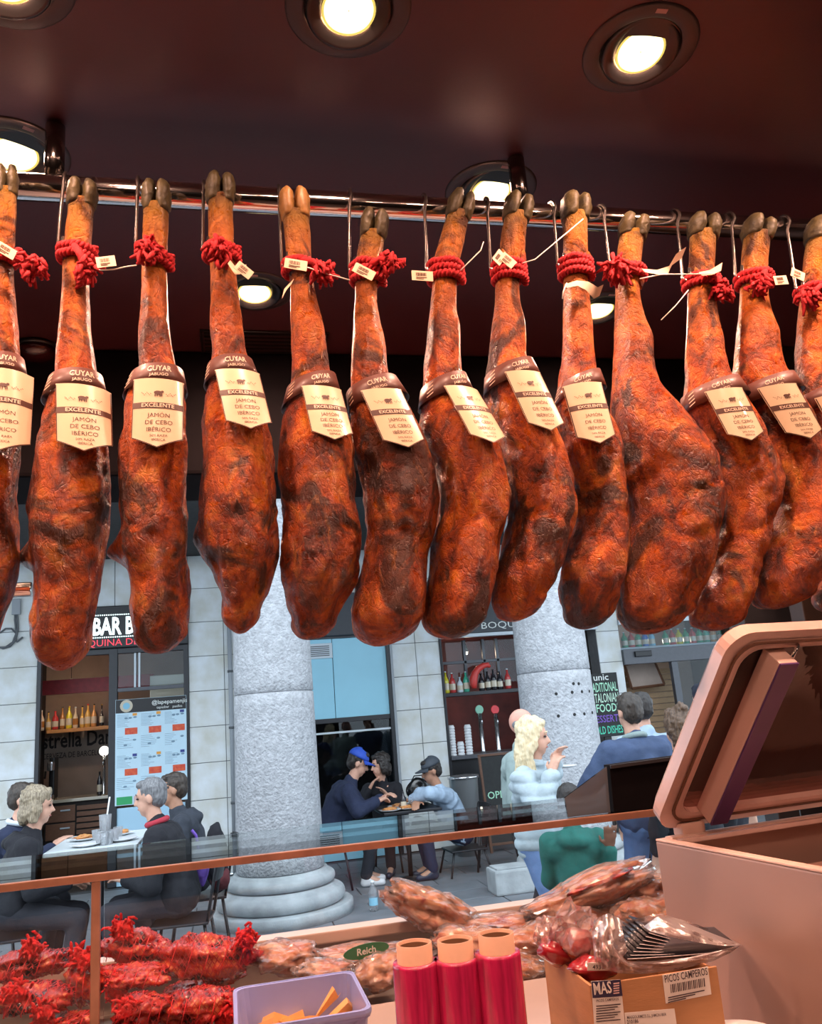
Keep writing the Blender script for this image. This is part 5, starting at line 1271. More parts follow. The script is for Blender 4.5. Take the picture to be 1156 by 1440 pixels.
# table by the first bar
TA = at(142, 1186, Y=6.9); TZA = at(142, 1188, Y=6.6).z
table('white-topped terrace table crowded with glasses in front of the first bar', Vector((TA.x, 6.9, 0)), .62, .95, TZA, 'table_white')
r1, h1 = person('woman with ash-blonde bob in black hooded jacket, seated at the white table', (54, 1133), 6.6, .12, lean=.22, head=(0, .05), hands=((.34, .12, .12), (.36, -.10, .14)), top='black_cloth', hair=('bob', 'hair_ashblonde'), hood=True, slim=.96, s=1.0)
r2, h2 = person('man with dark hair in navy jacket, resting chin on hand beside the ash-blonde woman', (33, 1124), 7.25, -.05, lean=.25, hands=((.36, .10, .22), (.40, -.05, .30)), top='navy_cloth', hair=('short', 'hair_dkbrown'), collar='shirt_white')
r3, h3 = person('grey-haired man in black jacket with red collar, facing the ash-blonde woman', (211, 1121), 6.55, PI-.10, lean=.30, head=(0, .05), hands=((.34, .12, .16), (.36, -.12, .18)), top='black_cloth', hair=('short', 'hair_grey'), collar='red_scarf', s=1.04, slim=1.08)
r4, h4 = person('man with sunglasses pushed up on dark hair, charcoal hooded jacket, beside the grey-haired man', (243, 1110), 7.38, PI+.05, lean=.28, hands=((.36, .12, .16), (.36, -.12, .18)), top='slate_cloth', hair=('short', 'hair_dkbrown'), hood=True, glasses='head', s=1.03, skin='skin_tan')
for (rt, hh, lb) in ((r1, h1, 'dark metal chair under the ash-blonde woman'), (r2, h2, 'dark metal chair under the man in navy'), (r3, h3, 'dark metal chair under the grey-haired man'), (r4, h4, 'dark metal chair under the man with sunglasses')):
    a = rt.rotation_euler.z; chair(lb, rt.location.x-.02*math.cos(a), rt.location.y-.02*math.sin(a), a, hh-.145)
glass(148, 1160, 6.75, TZA+.001, .19, .045, 'tall glass with straw standing among the plates on the white table', 'glasses on the white table', straw=True)
for px, Y in ((141, 6.62), (153, 6.58), (161, 6.7), (136, 6.8), (166, 6.85), (147, 6.55)): glass(px, 1170, Y, TZA+.001, .085, .036, 'clear tumbler on the white terrace table', 'glasses on the white table')
for px, Y, q in ((122, 6.6, 0), (172, 6.7, 0), (118, 7.0, 1), (168, 7.1, 1)): plate(px, 1180, Y, TZA+.001, .11, ('white plate with golden food on the white terrace table' if q else 'empty white plate on the white terrace table'), 'plates on the white table', food=bool(q))
# bags hanging behind the grey-haired man
p = at(284, 1218, Y=6.75); t = thing('hanging_bag', 'purple bag hanging beside the seated men', 'bag', (p.x, 6.75, p.z-.12)); mb = MB(); lump(mb, p, (.05, .08, .13), 4, .25, 1.6, 3); mb.build('bag_body', 'purple_cloth', t, world=True)
mb = MB(); mb.tube([p+Vector((-.02, 0, .12)), p+Vector((-.04, 0, .22)), p+Vector((-.07, 0, .26))], .012, 6); mb.build('strap', 'purple_cloth', t, world=True)
p = at(304, 1205, Y=6.95); t = thing('hung_coat', 'dark coat with maroon lining draped low behind the seated men', 'coat', (p.x, 6.95, p.z-.2)); mb = MB(); lump(mb, p, (.09, .12, .26), 9, .3, 1.4, 3); mb.build('coat_cloth', 'black_cloth', t, world=True)
mb = MB(); lump(mb, p+Vector((.03, -.02, -.16)), (.07, .11, .09), 5, .3, 1.4, 3); mb.build('lining', 'maroon_cloth', t, world=True)

# table behind the first column
TB = at(572, 1136, Y=9.2); TZB = at(572, 1139, Y=8.95).z
table('dark terrace table with plates and drinks behind the stained column', Vector((TB.x, 9.24, 0)), .62, .76, TZB, 'chair_metal')
r5, h5 = person('man in bright blue cap and navy jacket bending over his plate', (504, 1073), 9.25, -.10, lean=.50, head=(0, .25), hands=(('px', 538, 1122, 9.12), ('px', 530, 1127, 8.95)), top='navy_cloth', hair=('short', 'hair_dark'), cap='cap_blue', hood=True, skin='skin_fair', s=1.10, slim=1.1, shoes='shoe_white', fingers=1.3, elbow=(-.4, .30, -.1))
r6, h6 = person('woman with straight dark hair in black top, hand at her mouth', (534, 1076), 9.85, -PI/2-.4, lean=.12, head=(-.9, .1), hands=((.22, .10, .36), (.20, -.12, .44)), top='black_cloth', hair=('bob', 'hair_dark'), slim=.92, s=1.02)
r7, h7 = person('older man in charcoal cap and pale blue jacket leaning on the dark table', (606, 1084), 9.2, PI+.05, lean=.42, head=(0, .10), hands=(('px', 578, 1124, 9.02), ('px', 586, 1127, 8.95)), top='pale_blue_cloth', hair=('short', 'hair_dark'), cap='cap_grey', skin='skin_tan', s=1.06, elbow=(-.1, .8, .25), legs='navy_cloth')
for (rt, hh, lb) in ((r5, h5, 'dark metal chair under the man in the blue cap'), (r6, h6, 'dark metal chair under the dark-haired woman'), (r7, h7, 'dark metal chair under the older man in pale blue')):
    a = rt.rotation_euler.z; chair(lb, rt.location.x-.02*math.cos(a), rt.location.y-.02*math.sin(a), a, hh-.145)
p = at(712, 1222, Z=0.05); chair('empty dark metal chair behind the blonde woman', p.x+.05, p.y+.4, PI*.9, .46)
for px, Y in ((548, 8.98), (572, 9.0), (560, 9.26)): plate(px, 1135, Y, TZB+.001, .12, 'white plate of food on the dark table', 'plates on the dark table', food=True)
glass(581, 1128, 8.98, TZB+.001, .12, .038, 'glass of cola on the dark table', None, 'cola')
bottle(568.5, 1113, 1142, 9.02, 'b_dark', 'dark cola bottle beside the cola glass on the dark table', None, zbase=TZB+.001, w=.032)
p = at(590, 1114, Y=9.55); t = thing('handbag', 'round glossy black bag on the far side of the dark table', 'bag', (p.x, 9.55, TZB)); mb = MB(); lump(mb, (p.x, 9.55, TZB+.135), (.15, .07, .135), 3, .15, 1.5, 3); mb.build('bag_body', 'bag_black', t, world=True)
mb = MB(); mb.tube([(p.x-.08, 9.55, TZB+.24), (p.x-.05, 9.54, TZB+.29), (p.x+.05, 9.54, TZB+.29), (p.x+.08, 9.55, TZB+.24)], .008, 6); mb.build('bag_handle', 'bag_black', t, world=True)
p = at(526, 1281, Z=0.0)
wb = thing('water_bottle', 'clear plastic water bottle standing on the paving near the column base', 'bottle', (p.x, p.y, 0))
hb = at(526, 1238, Y=p.y).z
mb = MB(); mb.lathe([(.036, .001), (.04, .01), (.04, hb*.62), (.036, hb*.7), (.016, hb*.86), (.016, hb*.92)], 18); mb.build('bottle_body', 'drink_glass', wb)
mb = MB(); mb.lathe([(.018, hb*.92), (.018, hb)], 14); mb.build('cap', 'white_plastic', wb)
mb = MB(); mb.lathe([(.041, hb*.2), (.041, hb*.45)], 18, capb=False, capt=False); mb.build('bottle_label', 'b_sky', wb)
p = at(728, 1258, Z=0.0); t = thing('stone_block', 'low grey stone block on the paving behind the blonde woman', 'block', (p.x, p.y+.15, 0)); mb = MB(); mb.bbox((-.20, -.15, .001), (.20, .15, .22), .02); mb.build('block', 'granite_base', t)
mb = MB(); mb.bbox((-.17, -.12, .22), (.17, .12, .235), .006); mb.build('cap_stone', 'granite_base', t)

# standing people
person('blonde long-haired woman in white quilted jacket and jeans, eating from a small plate', (752, 1046), 5.2, -.75, seated=False, lean=.03, head=(.30, .10), fingers=1.1, hands=(('px', 781, 1075, 5.05), ('px', 776, 1088, 4.95)), top='puffer_white', puffer=True, legs='denim_blue', hair=('long', 'hair_blonde'), s=.93, slim=1.0, elbow=(-.5, .35, -.8), hz=.86, collar='puffer_white')
person('bald man in sage green jacket standing behind the blonde woman', (736, 1031), 6.0, -.5, seated=False, lean=.05, head=(.2, .1), hands=((.22, .20, 1.0), (.22, -.20, 1.0)), top='sage_cloth', legs='dark_trouser', hair=('bald', 'hair_grey'), skin='skin_pink', glasses='worn', s=.96, slim=1.15, hz=.90)
person('child in teal green jacket seen from behind, one open hand raised', (800, 1127), 4.55, PI/2-.35, seated=False, lean=.05, hands=((.26, .06, .78), ('px', 858, 1192, 4.40)), top='green_cloth', legs='dark_trouser', hair=('short', 'hair_dark'), skin='skin_brown', hood=True, s=.77, slim=.95, elbow=(-.2, .35, -1.2), armup=-1)
person('dark-haired man in blue jacket and jeans, seen from behind', (885, 1006), 5.3, PI/2+.1, seated=False, lean=.08, hands=((.28, .30, 1.02), (.30, -.20, 1.05)), top='jacket_blue', legs='denim_blue', hair=('short', 'hair_dkbrown'), collar='sage_cloth', s=.98, slim=1.22, elbow=(-.3, .8, -.5), hz=.93, feet=((.03, .08, 0), (.0, -.12, 0)))
person('person in pale shirt half hidden behind the man in the blue jacket', (903, 1004), 5.95, PI/2-.2, seated=False, lean=.03, top='pale_blue_cloth', legs='dark_trouser', hair=('short', 'hair_dark'), s=.98, hz=.93)
person('person with loose brown hair tied in a bun, dark coat, seen from behind', (954, 1040), 4.9, PI/2+.1, seated=False, lean=.04, top='black_cloth', legs='dark_trouser', hair=('bun', 'hair_brown'), s=.92, hz=.86)
person('person in a black knitted beanie past the brown bun', (989, 982), 5.6, PI/2, seated=False, lean=.03, top='black_cloth', legs='dark_trouser', hair=('short', 'beanie'), s=.99, hz=.95)
pp = at(795, 1079, Y=5.1); t = thing('hand_plate', 'small white dish held by the blonde woman', 'plate', pp); mb = MB(); mb.lathe([(.03, -.004), (.055, .002), (.075, .010), (.073, .012), (.03, .0)], 20); mb.build('dish', 'plate_white', t)
# ---------------------------------------------------------------- display case and work counter
WT = 1.12; DECK = 1.02; SHZ = CAMZ-.28; PY = .28/.14127; FPY = 2.45
mset('film_pink', (.46, .016, .085), .22, var=.35, scale=14, coat=.7, stretch=(9, 9, .8), bump=.12, bscale=50)
mset('cardboard', (.42, .20, .085), .75, var=.10, scale=9, bump=.08, bscale=90, stretch=(1, 1, 6))
mset('cardboard_core', (.40, .225, .145), .75, var=.08, scale=30)
mset('core_shade', (.20, .10, .05), .8)
mset('tub_lavender', (.27, .32, .62), .35, var=.04, coat=.2)
mset('wedge_orange', (.80, .42, .14), .5, var=.12, scale=40)
mset('white_label', (.78, .70, .64), .5); mset('navy_label', (.035, .025, .065), .4); mset('ink', (.05, .03, .035), .6)
mset('sachet_black', (.012, .012, .017), .30, coat=.5); mset('sachet_edge', (.55, .5, .5), .4)
mset('packet_red', (.30, .012, .02), .25, var=.3, coat=.7)
mset('seal_pink', (.72, .50, .42), .45, var=.03); mset('seal_purple', (.085, .025, .13), .45, var=.1)
mset('machine_lamp_tint', (.43, .27, .22), .42, .35, var=.04, scale=5)  # rosy lamp light on the steel is put into this base colour
mset('lid_acrylic', (.70, .48, .42), .22, var=.08, coat=.6)
mset('wrap_print', (.75, .60, .58), .5)
MATS['lid_window'] = glass_mat('lid_window', (.42, .27, .24), 1.5, haze=.10, hazecol=(.45, .25, .22), bump=.12, bscale=9)
MATS['film_clear'] = glass_mat('film_clear', (.98, .92, .90), 1.42, rough=.16, haze=.24, hazecol=(1.0, .78, .76), boost=1.2)
MATS['film_bag'] = glass_mat('film_bag', (.92, .82, .80), 1.40, rough=.32, haze=.40, hazecol=(.95, .74, .70), boost=.8, bump=.35, bscale=30)
mset('net_red', (.72, .010, .012), .7, var=.3, scale=90, bump=.8, bscale=130)

def meat_mat(name, stops, net=False):
    M = bpy.data.materials.new(name); M.use_nodes = True; nt = M.node_tree; N = nt.nodes; L = nt.links; b = N['Principled BSDF']
    tc = N.new('ShaderNodeTexCoord'); oi = N.new('ShaderNodeObjectInfo'); ad = N.new('ShaderNodeVectorMath'); ad.operation = 'ADD'
    sc = N.new('ShaderNodeMath'); sc.operation = 'MULTIPLY'; sc.inputs[1].default_value = 19.; L.new(oi.outputs['Random'], sc.inputs[0])
    L.new(tc.outputs['Object'], ad.inputs[0]); L.new(sc.outputs[0], ad.inputs[1])
    n = N.new('ShaderNodeTexNoise'); n.inputs['Scale'].default_value = 16; n.inputs['Detail'].default_value = 6; n.inputs['Distortion'].default_value = 1.4; L.new(ad.outputs[0], n.inputs['Vector'])
    r = N.new('ShaderNodeValToRGB'); e = r.color_ramp.elements
    while len(e) < len(stops): e.new(.5)
    for k, (p, c) in enumerate(stops): e[k].position = p; e[k].color = (*c, 1)
    L.new(n.outputs['Fac'], r.inputs[0]); L.new(r.outputs[0], b.inputs['Base Color'])
    b.inputs['Roughness'].default_value = .25; b.inputs['Coat Weight'].default_value = .6; b.inputs['Coat Roughness'].default_value = .12
    n2 = N.new('ShaderNodeTexNoise'); n2.inputs['Scale'].default_value = 38; n2.inputs['Detail'].default_value = 5; n2.inputs['Distortion'].default_value = 1.; L.new(ad.outputs[0], n2.inputs['Vector'])
    bp = N.new('ShaderNodeBump'); bp.inputs['Strength'].default_value = .8; bp.inputs['Distance'].default_value = .008
    L.new(n2.outputs['Fac'], bp.inputs['Height']); L.new(bp.outputs[0], b.inputs['Normal'])
    return M
MATS['meat_red'] = meat_mat('meat_red', [(.36, (.03, .002, .003)), (.46, (.34, .010, .010)), (.55, (.70, .06, .025)), (.68, (.85, .30, .12))])
MATS['meat_orange'] = meat_mat('meat_orange', [(.30, (.45, .05, .03)), (.42, (.80, .24, .09)), (.58, (.92, .46, .22)), (.72, (.95, .60, .40))])
def net_mat():
    """red string lattice, open between the strings"""
    M = bpy.data.materials.new('netting'); M.use_nodes = True; nt = M.node_tree; N = nt.nodes; L = nt.links
    b = N['Principled BSDF']; b.inputs['Base Color'].default_value = (.55, .012, .015, 1); b.inputs['Roughness'].default_value = .5
    tc = N.new('ShaderNodeTexCoord'); outs = []
    for rot in (.6, -.6):
        mp = N.new('ShaderNodeMapping'); mp.inputs['Rotation'].default_value = (.4, rot, .2); L.new(tc.outputs['Object'], mp.inputs[0])
        w = N.new('ShaderNodeTexWave'); w.inputs['Scale'].default_value = 30; w.inputs['Distortion'].default_value = 2.5; w.inputs['Detail'].default_value = 1; L.new(mp.outputs[0], w.inputs['Vector'])
        g = N.new('ShaderNodeMath'); g.operation = 'GREATER_THAN'; g.inputs[1].default_value = .90; L.new(w.outputs['Fac'], g.inputs[0]); outs.append(g.outputs[0])
    mx = N.new('ShaderNodeMath'); mx.operation = 'MAXIMUM'; L.new(outs[0], mx.inputs[0]); L.new(outs[1], mx.inputs[1])
    ml = N.new('ShaderNodeMath'); ml.operation = 'MULTIPLY'; ml.inputs[1].default_value = .85; L.new(mx.outputs[0], ml.inputs[0])
    tr = N.new('ShaderNodeBsdfTransparent'); s = N.new('ShaderNodeMixShader'); L.new(ml.outputs[0], s.inputs[0]); L.new(tr.outputs[0], s.inputs[1]); L.new(b.outputs[0], s.inputs[2])
    L.new(s.outputs[0], N['Material Output'].inputs[0]); return M
MATS['netting'] = net_mat()

# work counter on the stall side
wc = thing('work_counter', 'brushed steel work counter along the stall side of the display case', 'counter', (0, 1.2, 0))
mb = MB(); mb.bbox((-2.58, .62, WT-.035), (2.28, 1.90, WT), .006); mb.build('worktop', 'steel_soft', wc, world=True)
mb = MB(); mb.box((-2.56, .66, 0), (2.26, 1.88, WT-.035)); mb.build('cabinet', 'dark_panel', wc, world=True)
dc = thing('display_case', 'glass-topped display case with copper-brown edges facing the plaza', 'display case', (0, 2.2, 0))
mb = MB(); mb.bbox((-2.5, 1.905, 0), (1.42, 2.52, DECK-.02), .006); mb.build('case_body', 'dark_panel', dc, world=True)
mb = MB(); mb.bbox((-2.5, 1.905, DECK-.02), (1.42, 2.50, DECK), .003); mb.build('deck', 'steel_soft', dc, world=True)
LZ = CAMZ-.548; mb = MB(); mb.bbox((-2.5, FPY-.03, LZ-.03), (1.42, FPY+.03, LZ), .004); mb.build('front_ledge', 'seal_pink', dc, world=True)
mb = MB(); mb.box((-2.5, FPY+.005, DECK), (1.42, FPY+.02, LZ-.03)); mb.build('kick_panel', 'steel_soft', dc, world=True)
mb = MB(); mb.box((-2.5, PY, SHZ-.006), (1.42, .28/.14127*1.0+.45, SHZ+.004)); mb.build('glass_top', 'shelf_glass', dc, world=True)
mb = MB(); mb.bbox((-2.5, PY-.008, SHZ-.010), (1.42, PY+.006, SHZ+.006), .002); mb.build('edge_trim', 'copper_trim', dc, world=True)
xp = at(135, 1330, Y=PY).x
mb = MB(); mb.bbox((xp-.010, PY-.006, DECK), (xp+.008, PY+.010, SHZ-.010), .002); mb.build('door_stile', 'copper_trim', dc, world=True)
mb = MB(); mb.box((-2.5, PY+.000, DECK+.003), (xp-.010, PY+.005, SHZ-.010)); mb.build('sliding_pane', 'clear_glass', dc, world=True)
mb = MB(); mb.box((xp+.014, PY+.010, DECK+.003), (1.42, PY+.015, SHZ-.010)); mb.build('sliding_pane', 'clear_glass', dc, world=True)
# lower steel tube past the hams
mb = MB(); e_ = at(44, 829, Y=1.62); mb.tube([(-1.6, 1.62, e_.z), (e_.x, 1.62, e_.z)], .014, 20); o = mb.build('steel_tube', 'chrome'); tag(o, 'short polished steel tube behind the two hams by the rail post', 'tube')

# smoked screen and black panel on the glass top
T0, T1, B0, B1 = at(855, 1076, Y=2.02), at(1010, 1052, Y=2.02), at(862, 1148, Y=2.02), at(1010, 1133, Y=2.02)
dpn = thing('display_screen', 'black screen back standing on the glass counter top', 'screen', (B0.x, 2.02, SHZ))
mb = MB(); mb.prism([(T0.x, T0.z), (1.38, T1.z), (1.38, SHZ+.005), (B0.x, SHZ+.005)], 2.01, 2.045); mb.build('screen_body', 'black_paint', dpn, world=True)
mb = MB(); mb.prism([(T0.x, T0.z), (1.38, T1.z), (1.38, T1.z-.008), (T0.x, T0.z-.008)], 2.004, 2.0095); mb.build('bezel', 'dark_panel', dpn, world=True)
s0_, s1_ = at(793, 1122, Y=2.02), at(852, 1078, Y=2.02); x2 = at(858, 1148, Y=2.02).x; x3 = at(798, 1150, Y=2.02).x
mb = MB(); mb.prism([(s0_.x, s0_.z), (s1_.x, s1_.z), (x2, SHZ+.005), (x3, SHZ+.005)], 2.015, 2.021)
tag(mb.build('smoked_screen', 'smoked_glass'), 'smoked glass guard panel beside the black screen on the counter', 'panel')

# netted ham bags
BAGS = [ # px box x0,y0,x1,y1, Y, tuft px, label
 (143, 1304, 236, 1356, 2.32, (172, 1310), 'red-netted ham piece with tuft on top, back of the pile right by the door stile'),
 (222, 1308, 356, 1382, 2.27, (345, 1322), 'largest red-netted ham piece, tuft by the wrapped hams'),
 (-20, 1329, 100, 1383, 2.32, (42, 1338), 'red-netted ham piece with upright tuft across the stile from the pile'),
 (96, 1346, 152, 1412, 2.25, (118, 1352), 'dark red-netted ham piece half behind the brown door stile'),
 (-15, 1378, 102, 1432, 2.12, (18, 1405), 'long dark red-netted ham piece lying under the upright tuft'),
 (143, 1350, 238, 1392, 2.20, (165, 1392), 'flat red-netted ham piece sandwiched in the middle of the pile'),
 (160, 1394, 238, 1446, 2.09, (178, 1428), 'red-netted ham piece with pale fat patch in front of the pile'),
 (222, 1384, 335, 1446, 2.11, (318, 1430), 'glossy red-netted ham piece beside the lavender tub'),
 (30, 1424, 132, 1460, 2.10, (60, 1432), 'lowest red-netted ham piece in front of the stile'),
 (228, 1366, 340, 1400, 2.34, (300, 1372), 'red-netted ham piece squeezed under the largest one'),
]
for k, (x0, y0, x1, y1, Y, tf, lb) in enumerate(BAGS):
    a, b = at(x0, y1, Y=Y), at(x1, y0, Y=Y); c = (a+b)/2; rx, rz = (b.x-a.x)/2, abs(b.z-a.z)/2
    z_ = max(c.z-rz, DECK+.002)
    t = thing('netted_ham', lb, 'ham', (c.x, Y, c.z-rz), group='netted ham pieces in the display case')
    tilt = Matrix.Translation(c) @ Matrix.Rotation(rng.uniform(-.12, .12), 4, 'Y')
    mb = MB(); lump(mb, (0, 0, 0), (rx*1.16, .070, rz*1.18), k+1, .30, 1.5, 4, tilt, .30); mb.build('ham_piece', 'meat_red', t, world=True)
    mb = MB(); lump(mb, (0, 0, 0), (rx*1.18, .073, rz*1.21), k+1, .30, 1.5, 4, tilt, .26); mb.build('netting', 'netting', t, world=True)
    p = at(tf[0], tf[1], Y=Y-.055); mb = MB()
    for q in range(90):
        d = Vector((rng.gauss(0, .6), rng.gauss(0, .5)-.4, rng.gauss(0, .7)+.2)).normalized(); ln = rng.uniform(.012, .026)
        p0 = p+Vector((rng.gauss(0, .012), rng.gauss(0, .008)+.012, rng.gauss(0, .012)))
        mb.tube([p0, p0+d*ln*.6+Vector((0, 0, .003)), p0+d*ln], [.0034, .0036, .0016], 5)
    mb.ell(p+Vector((0, .012, 0)), (.022, .018, .022), 12, 8, fn=lambda d: 1+.4*noise.noise(d*3)); mb.build('net_tuft', 'net_red', t, world=True)
    mb = MB()
    for q in range(5):       # string seams
        f = -.7+.35*q; pts = [tilt @ Vector((rx*f+rx*.10*s, -.072*math.sqrt(max(.02, 1-f*f))*math.sqrt(max(.02, 1-s*s))*1.12, rz*1.02*s)) for s in np.linspace(-.85, .85, 9)]
        mb.tube(pts, .0011, 5)
    o = mb.build('net_string', 'net_red', t, world=True); o['kind'] = 'stuff'

# clear-wrapped ham pieces
WRAPS = [ # x0,y0,x1,y1,Y,tilt,label,print
 (352, 1318, 446, 1372, 2.28, .10, 'flat orange vacuum-wrapped ham slab beside the netted pile', 0),
 (440, 1322, 566, 1362, 2.33, .05, 'wrapped ham slab with a green oval sticker', 1),
 (420, 1346, 492, 1376, 2.18, .1, 'wrapped ham slab with pink printed film behind the lavender tub', 0),
 (500, 1340, 566, 1392, 2.20, -.2, 'wrapped ham piece right beside the pink film rolls', 0),
 (548, 1246, 664, 1312, 2.34, .42, 'upright wrapped ham piece rising above the film rolls', 0),
 (612, 1296, 706, 1352, 2.25, .1, 'wrapped ham piece directly behind the pink film rolls', 0),
 (656, 1276, 786, 1316, 2.33, .06, 'long wrapped ham piece along the front ledge', 0),
 (696, 1296, 796, 1352, 2.22, .0, 'crumpled wrapped ham piece between rolls and cardboard box', 0),
 (745, 1262, 862, 1312, 2.30, .06, 'wrapped ham piece under the large topmost one', 0),
 (745, 1224, 908, 1288, 2.30, -.22, 'large wrapped ham piece topmost on the heap, red stripe under the film', 2),
 (862, 1222, 945, 1276, 2.33, .1, 'wrapped ham piece against the vacuum sealer', 0),
 (880, 1258, 960, 1320, 2.20, .1, 'dark wrapped ham piece low beside the vacuum sealer', 0),
 (790, 1290, 900, 1350, 2.16, .1, 'wrapped ham piece hidden behind the cardboard box bags', 0),
 (640, 1335, 760, 1400, 2.12, .0, 'pale wrapped ham piece low behind the rolls', 0),
]
mset('oval_green', (.02, .17, .07), .4)
for k, (x0, y0, x1, y1, Y, tl, lb, pr) in enumerate(WRAPS):
    a, b = at(x0, y1, Y=Y), at(x1, y0, Y=Y); c = (a+b)/2; rx, rz = (b.x-a.x)/2, abs(b.z-a.z)/2
    t = thing('wrapped_ham', lb, 'ham', (c.x, Y, c.z-rz), group='plastic-wrapped ham pieces in the display case')
    M = Matrix.Translation(c) @ Matrix.Rotation(tl, 4, 'Y')
    mb = MB(); lump(mb, (0, 0, 0), (rx*1.0, .062, rz*1.0), k+31, .34, 1.7, 4, M, .14); mb.build('ham_piece', 'meat_orange', t, world=True)
    mb = MB(); lump(mb, (0, 0, 0), (rx*1.18, .076, rz*1.22), k+31, .32, 1.7, 4, M, .30); mb.sm = [False]*len(mb.sm)
    # gathered film ends
    for sg_ in (-1, 1):
        vs = []; fs = []
        for j in range(5):
            for i in range(9):
                f = j/4; w_ = (i/8-.5); vs.append(M @ Vector((sg_*(rx*(.80+.34*f)), -.02+.03*w_+.008*math.sin(i*2.3+k), w_*rz*1.1*(1-.35*math.sin(PI*f))+.004*math.cos(i*3.1+j))))
        for j in range(4):
            for i in range(8): q = j*9+i; fs.append([q, q+1, q+10, q+9])
        mb.add(vs, fs, 0, True)
    mb.build('plastic_wrap', 'film_clear', t, world=True)
    if pr == 1:
        p = at(515, 1337, Y=Y-.10); n = 20; mb = MB(); P0 = [p+Vector((.058*math.cos(2*PI*i/n), -.002, .017*math.sin(2*PI*i/n)+.004*math.cos(2*PI*i/n))) for i in range(n)]; P1 = [q+Vector((0, .002, 0)) for q in P0]
        mb.add(P0+P1, [list(range(n)), list(range(2*n-1, n-1, -1))]+[[i, i+n, (i+1) % n+n, (i+1) % n] for i in range(n)]); mb.build('oval_sticker', 'oval_green', t, world=True)
        mb = MB(); text_on(mb, 'Reich', lambda a, b: p+Vector((a, -.004, b+a*.07)), 0, -.006, .022, bold=.02); mb.build('sticker_print', 'chalk_white', t, world=True)
    if pr == 2:
        mb = MB(); lump(mb, (.03, -.030, rz*.72), (rx*.62, .030, rz*.16), 77, .3, 2., 3, M); mb.build('lean_streak', 'meat_red', t, world=True)

# pink film rolls
ROLLS = [(582, 1326, 'pink cling film roll with darkest inner core, beside the lavender tub'), (639.5, 1321, 'pink cling film roll standing between the other two'), (697, 1312, 'pink cling film roll nearest the cardboard box')]
for px, py, lb in ROLLS:
    zt_ = 1.395 if px < 690 else 1.40
    p = at(px, py, Z=zt_); t = thing('film_roll', lb, 'film roll', (p.x, p.y, WT), group='standing cling film rolls')
    h_ = zt_-WT; fh = h_-.023
    mb = MB(); mb.lathe([(.0215, .001), (.0245, .001), (.0245, h_), (.0215, h_), (.0215, .001)], 40, capb=False, capt=False); mb.build('cardboard_core', 'cardboard_core', t)
    mb = MB(); mb.lathe([(.0213, .002), (.0213, h_*.985)], 30, capb=True, capt=False); mb.build('core_shade_sleeve', 'core_shade', t)  # darker sleeve paints the shade inside the hollow core
    mb = MB(); mb.lathe([(.0247, .003), (.0308, .003), (.0312, .01), (.0312, fh-.004), (.0305, fh), (.0247, fh)], 44, capb=False, capt=False); mb.build('film', 'film_pink', t)

# lavender tub with orange wedges
TZ = CAMZ-.45
A_, B_, C_ = at(329, 1390, Z=TZ), at(495, 1365, Z=TZ), at(546, 1416, Z=TZ)
e1 = Vector((B_.x-A_.x, B_.y-A_.y, 0)); wl = e1.length; e1.normalize(); e2 = Vector((e1.y, -e1.x, 0)); dl = abs((C_-B_).dot(e2))
ct_ = A_+e1*wl/2+e2*dl/2
tb = thing('plastic_tub', 'open lavender plastic tub holding orange wedges', 'tub', (ct_.x, ct_.y, WT), math.atan2(e1.y, e1.x))
def rrect(w, d, r, n=5):
    pts = []
    for cx_, cy_, a0 in ((w/2-r, d/2-r, 0), (-w/2+r, d/2-r, PI/2), (-w/2+r, -d/2+r, PI), (w/2-r, -d/2+r, 3*PI/2)):
        for k in range(n): a = a0+PI/2*k/(n-1); pts.append((cx_+r*math.cos(a), cy_+r*math.sin(a)))
    return pts
def loft(mb, rings, mi=0, cap0=True, cap1=True, smooth=False):
    n = len(rings[0]); vs = [p for r in rings for p in r]; fs = []
    for j in range(len(rings)-1):
        for k in range(n): fs.append([j*n+k, j*n+(k+1) % n, (j+1)*n+(k+1) % n, (j+1)*n+k])
    if cap0: fs.append(list(range(n-1, -1, -1)))
    if cap1: fs.append([(len(rings)-1)*n+k for k in range(n)])
    return mb.add(vs, fs, mi, smooth)
th = TZ-WT
def ring(w, d, z, r=.02): return [Vector((x, y, z)) for x, y in rrect(w, d, r)]
mb = MB(); loft(mb, [ring(wl*.86, dl*.82, .001), ring(wl*.97, dl*.95, th-.012), ring(wl, dl, th-.012), ring(wl, dl, th), ring(wl*.955, dl*.93, th), ring(wl*.83, dl*.79, .006)]); mb.build('tub_body', 'tub_lavender', tb)
mb = MB(); loft(mb, [ring(wl*1.012, dl*1.015, th-.008), ring(wl*1.02, dl*1.025, th-.004), ring(wl*1.012, dl*1.015, th+.001), ring(wl*.99, dl*.985, th+.001), ring(wl*.99, dl*.985, th-.008)], cap0=False, cap1=False); mb.build('rim_bead', 'tub_lavender', tb)
def wedge_set(spots, lb):
    for k, (px, py, hgt, rz, lean) in enumerate(spots):
        p = at(px, py, Z=WT+.075); t = Matrix.Translation((p.x, p.y, WT+.068)) @ Matrix.Rotation(rz, 4, 'Z') @ Matrix.Rotation(lean, 4, 'X')
        mb = MB(); mb.prism([(-.030, 0), (.030, 0), (.006, hgt)], -.006, .006, M=t); o = mb.build('cheese_wedge', 'wedge_orange'); cleanup(o)
        tag(o, lb, 'wedge', 'orange wedges in the lavender tub')
wedge_set([(462, 1418, .045, .3, .3), (474, 1414, .048, .5, .35), (486, 1411, .048, .4, .4), (497, 1412, .044, .2, .4), (482, 1424, .035, .1, .5)], 'orange wedge standing fanned against the tub side')
wedge_set([(385, 1432, .04, -.2, 1.0), (408, 1430, .04, .5, 1.1), (425, 1432, .04, .1, 1.2), (372, 1440, .045, .2, 1.1)], 'orange wedge lying flat in the tub corner')
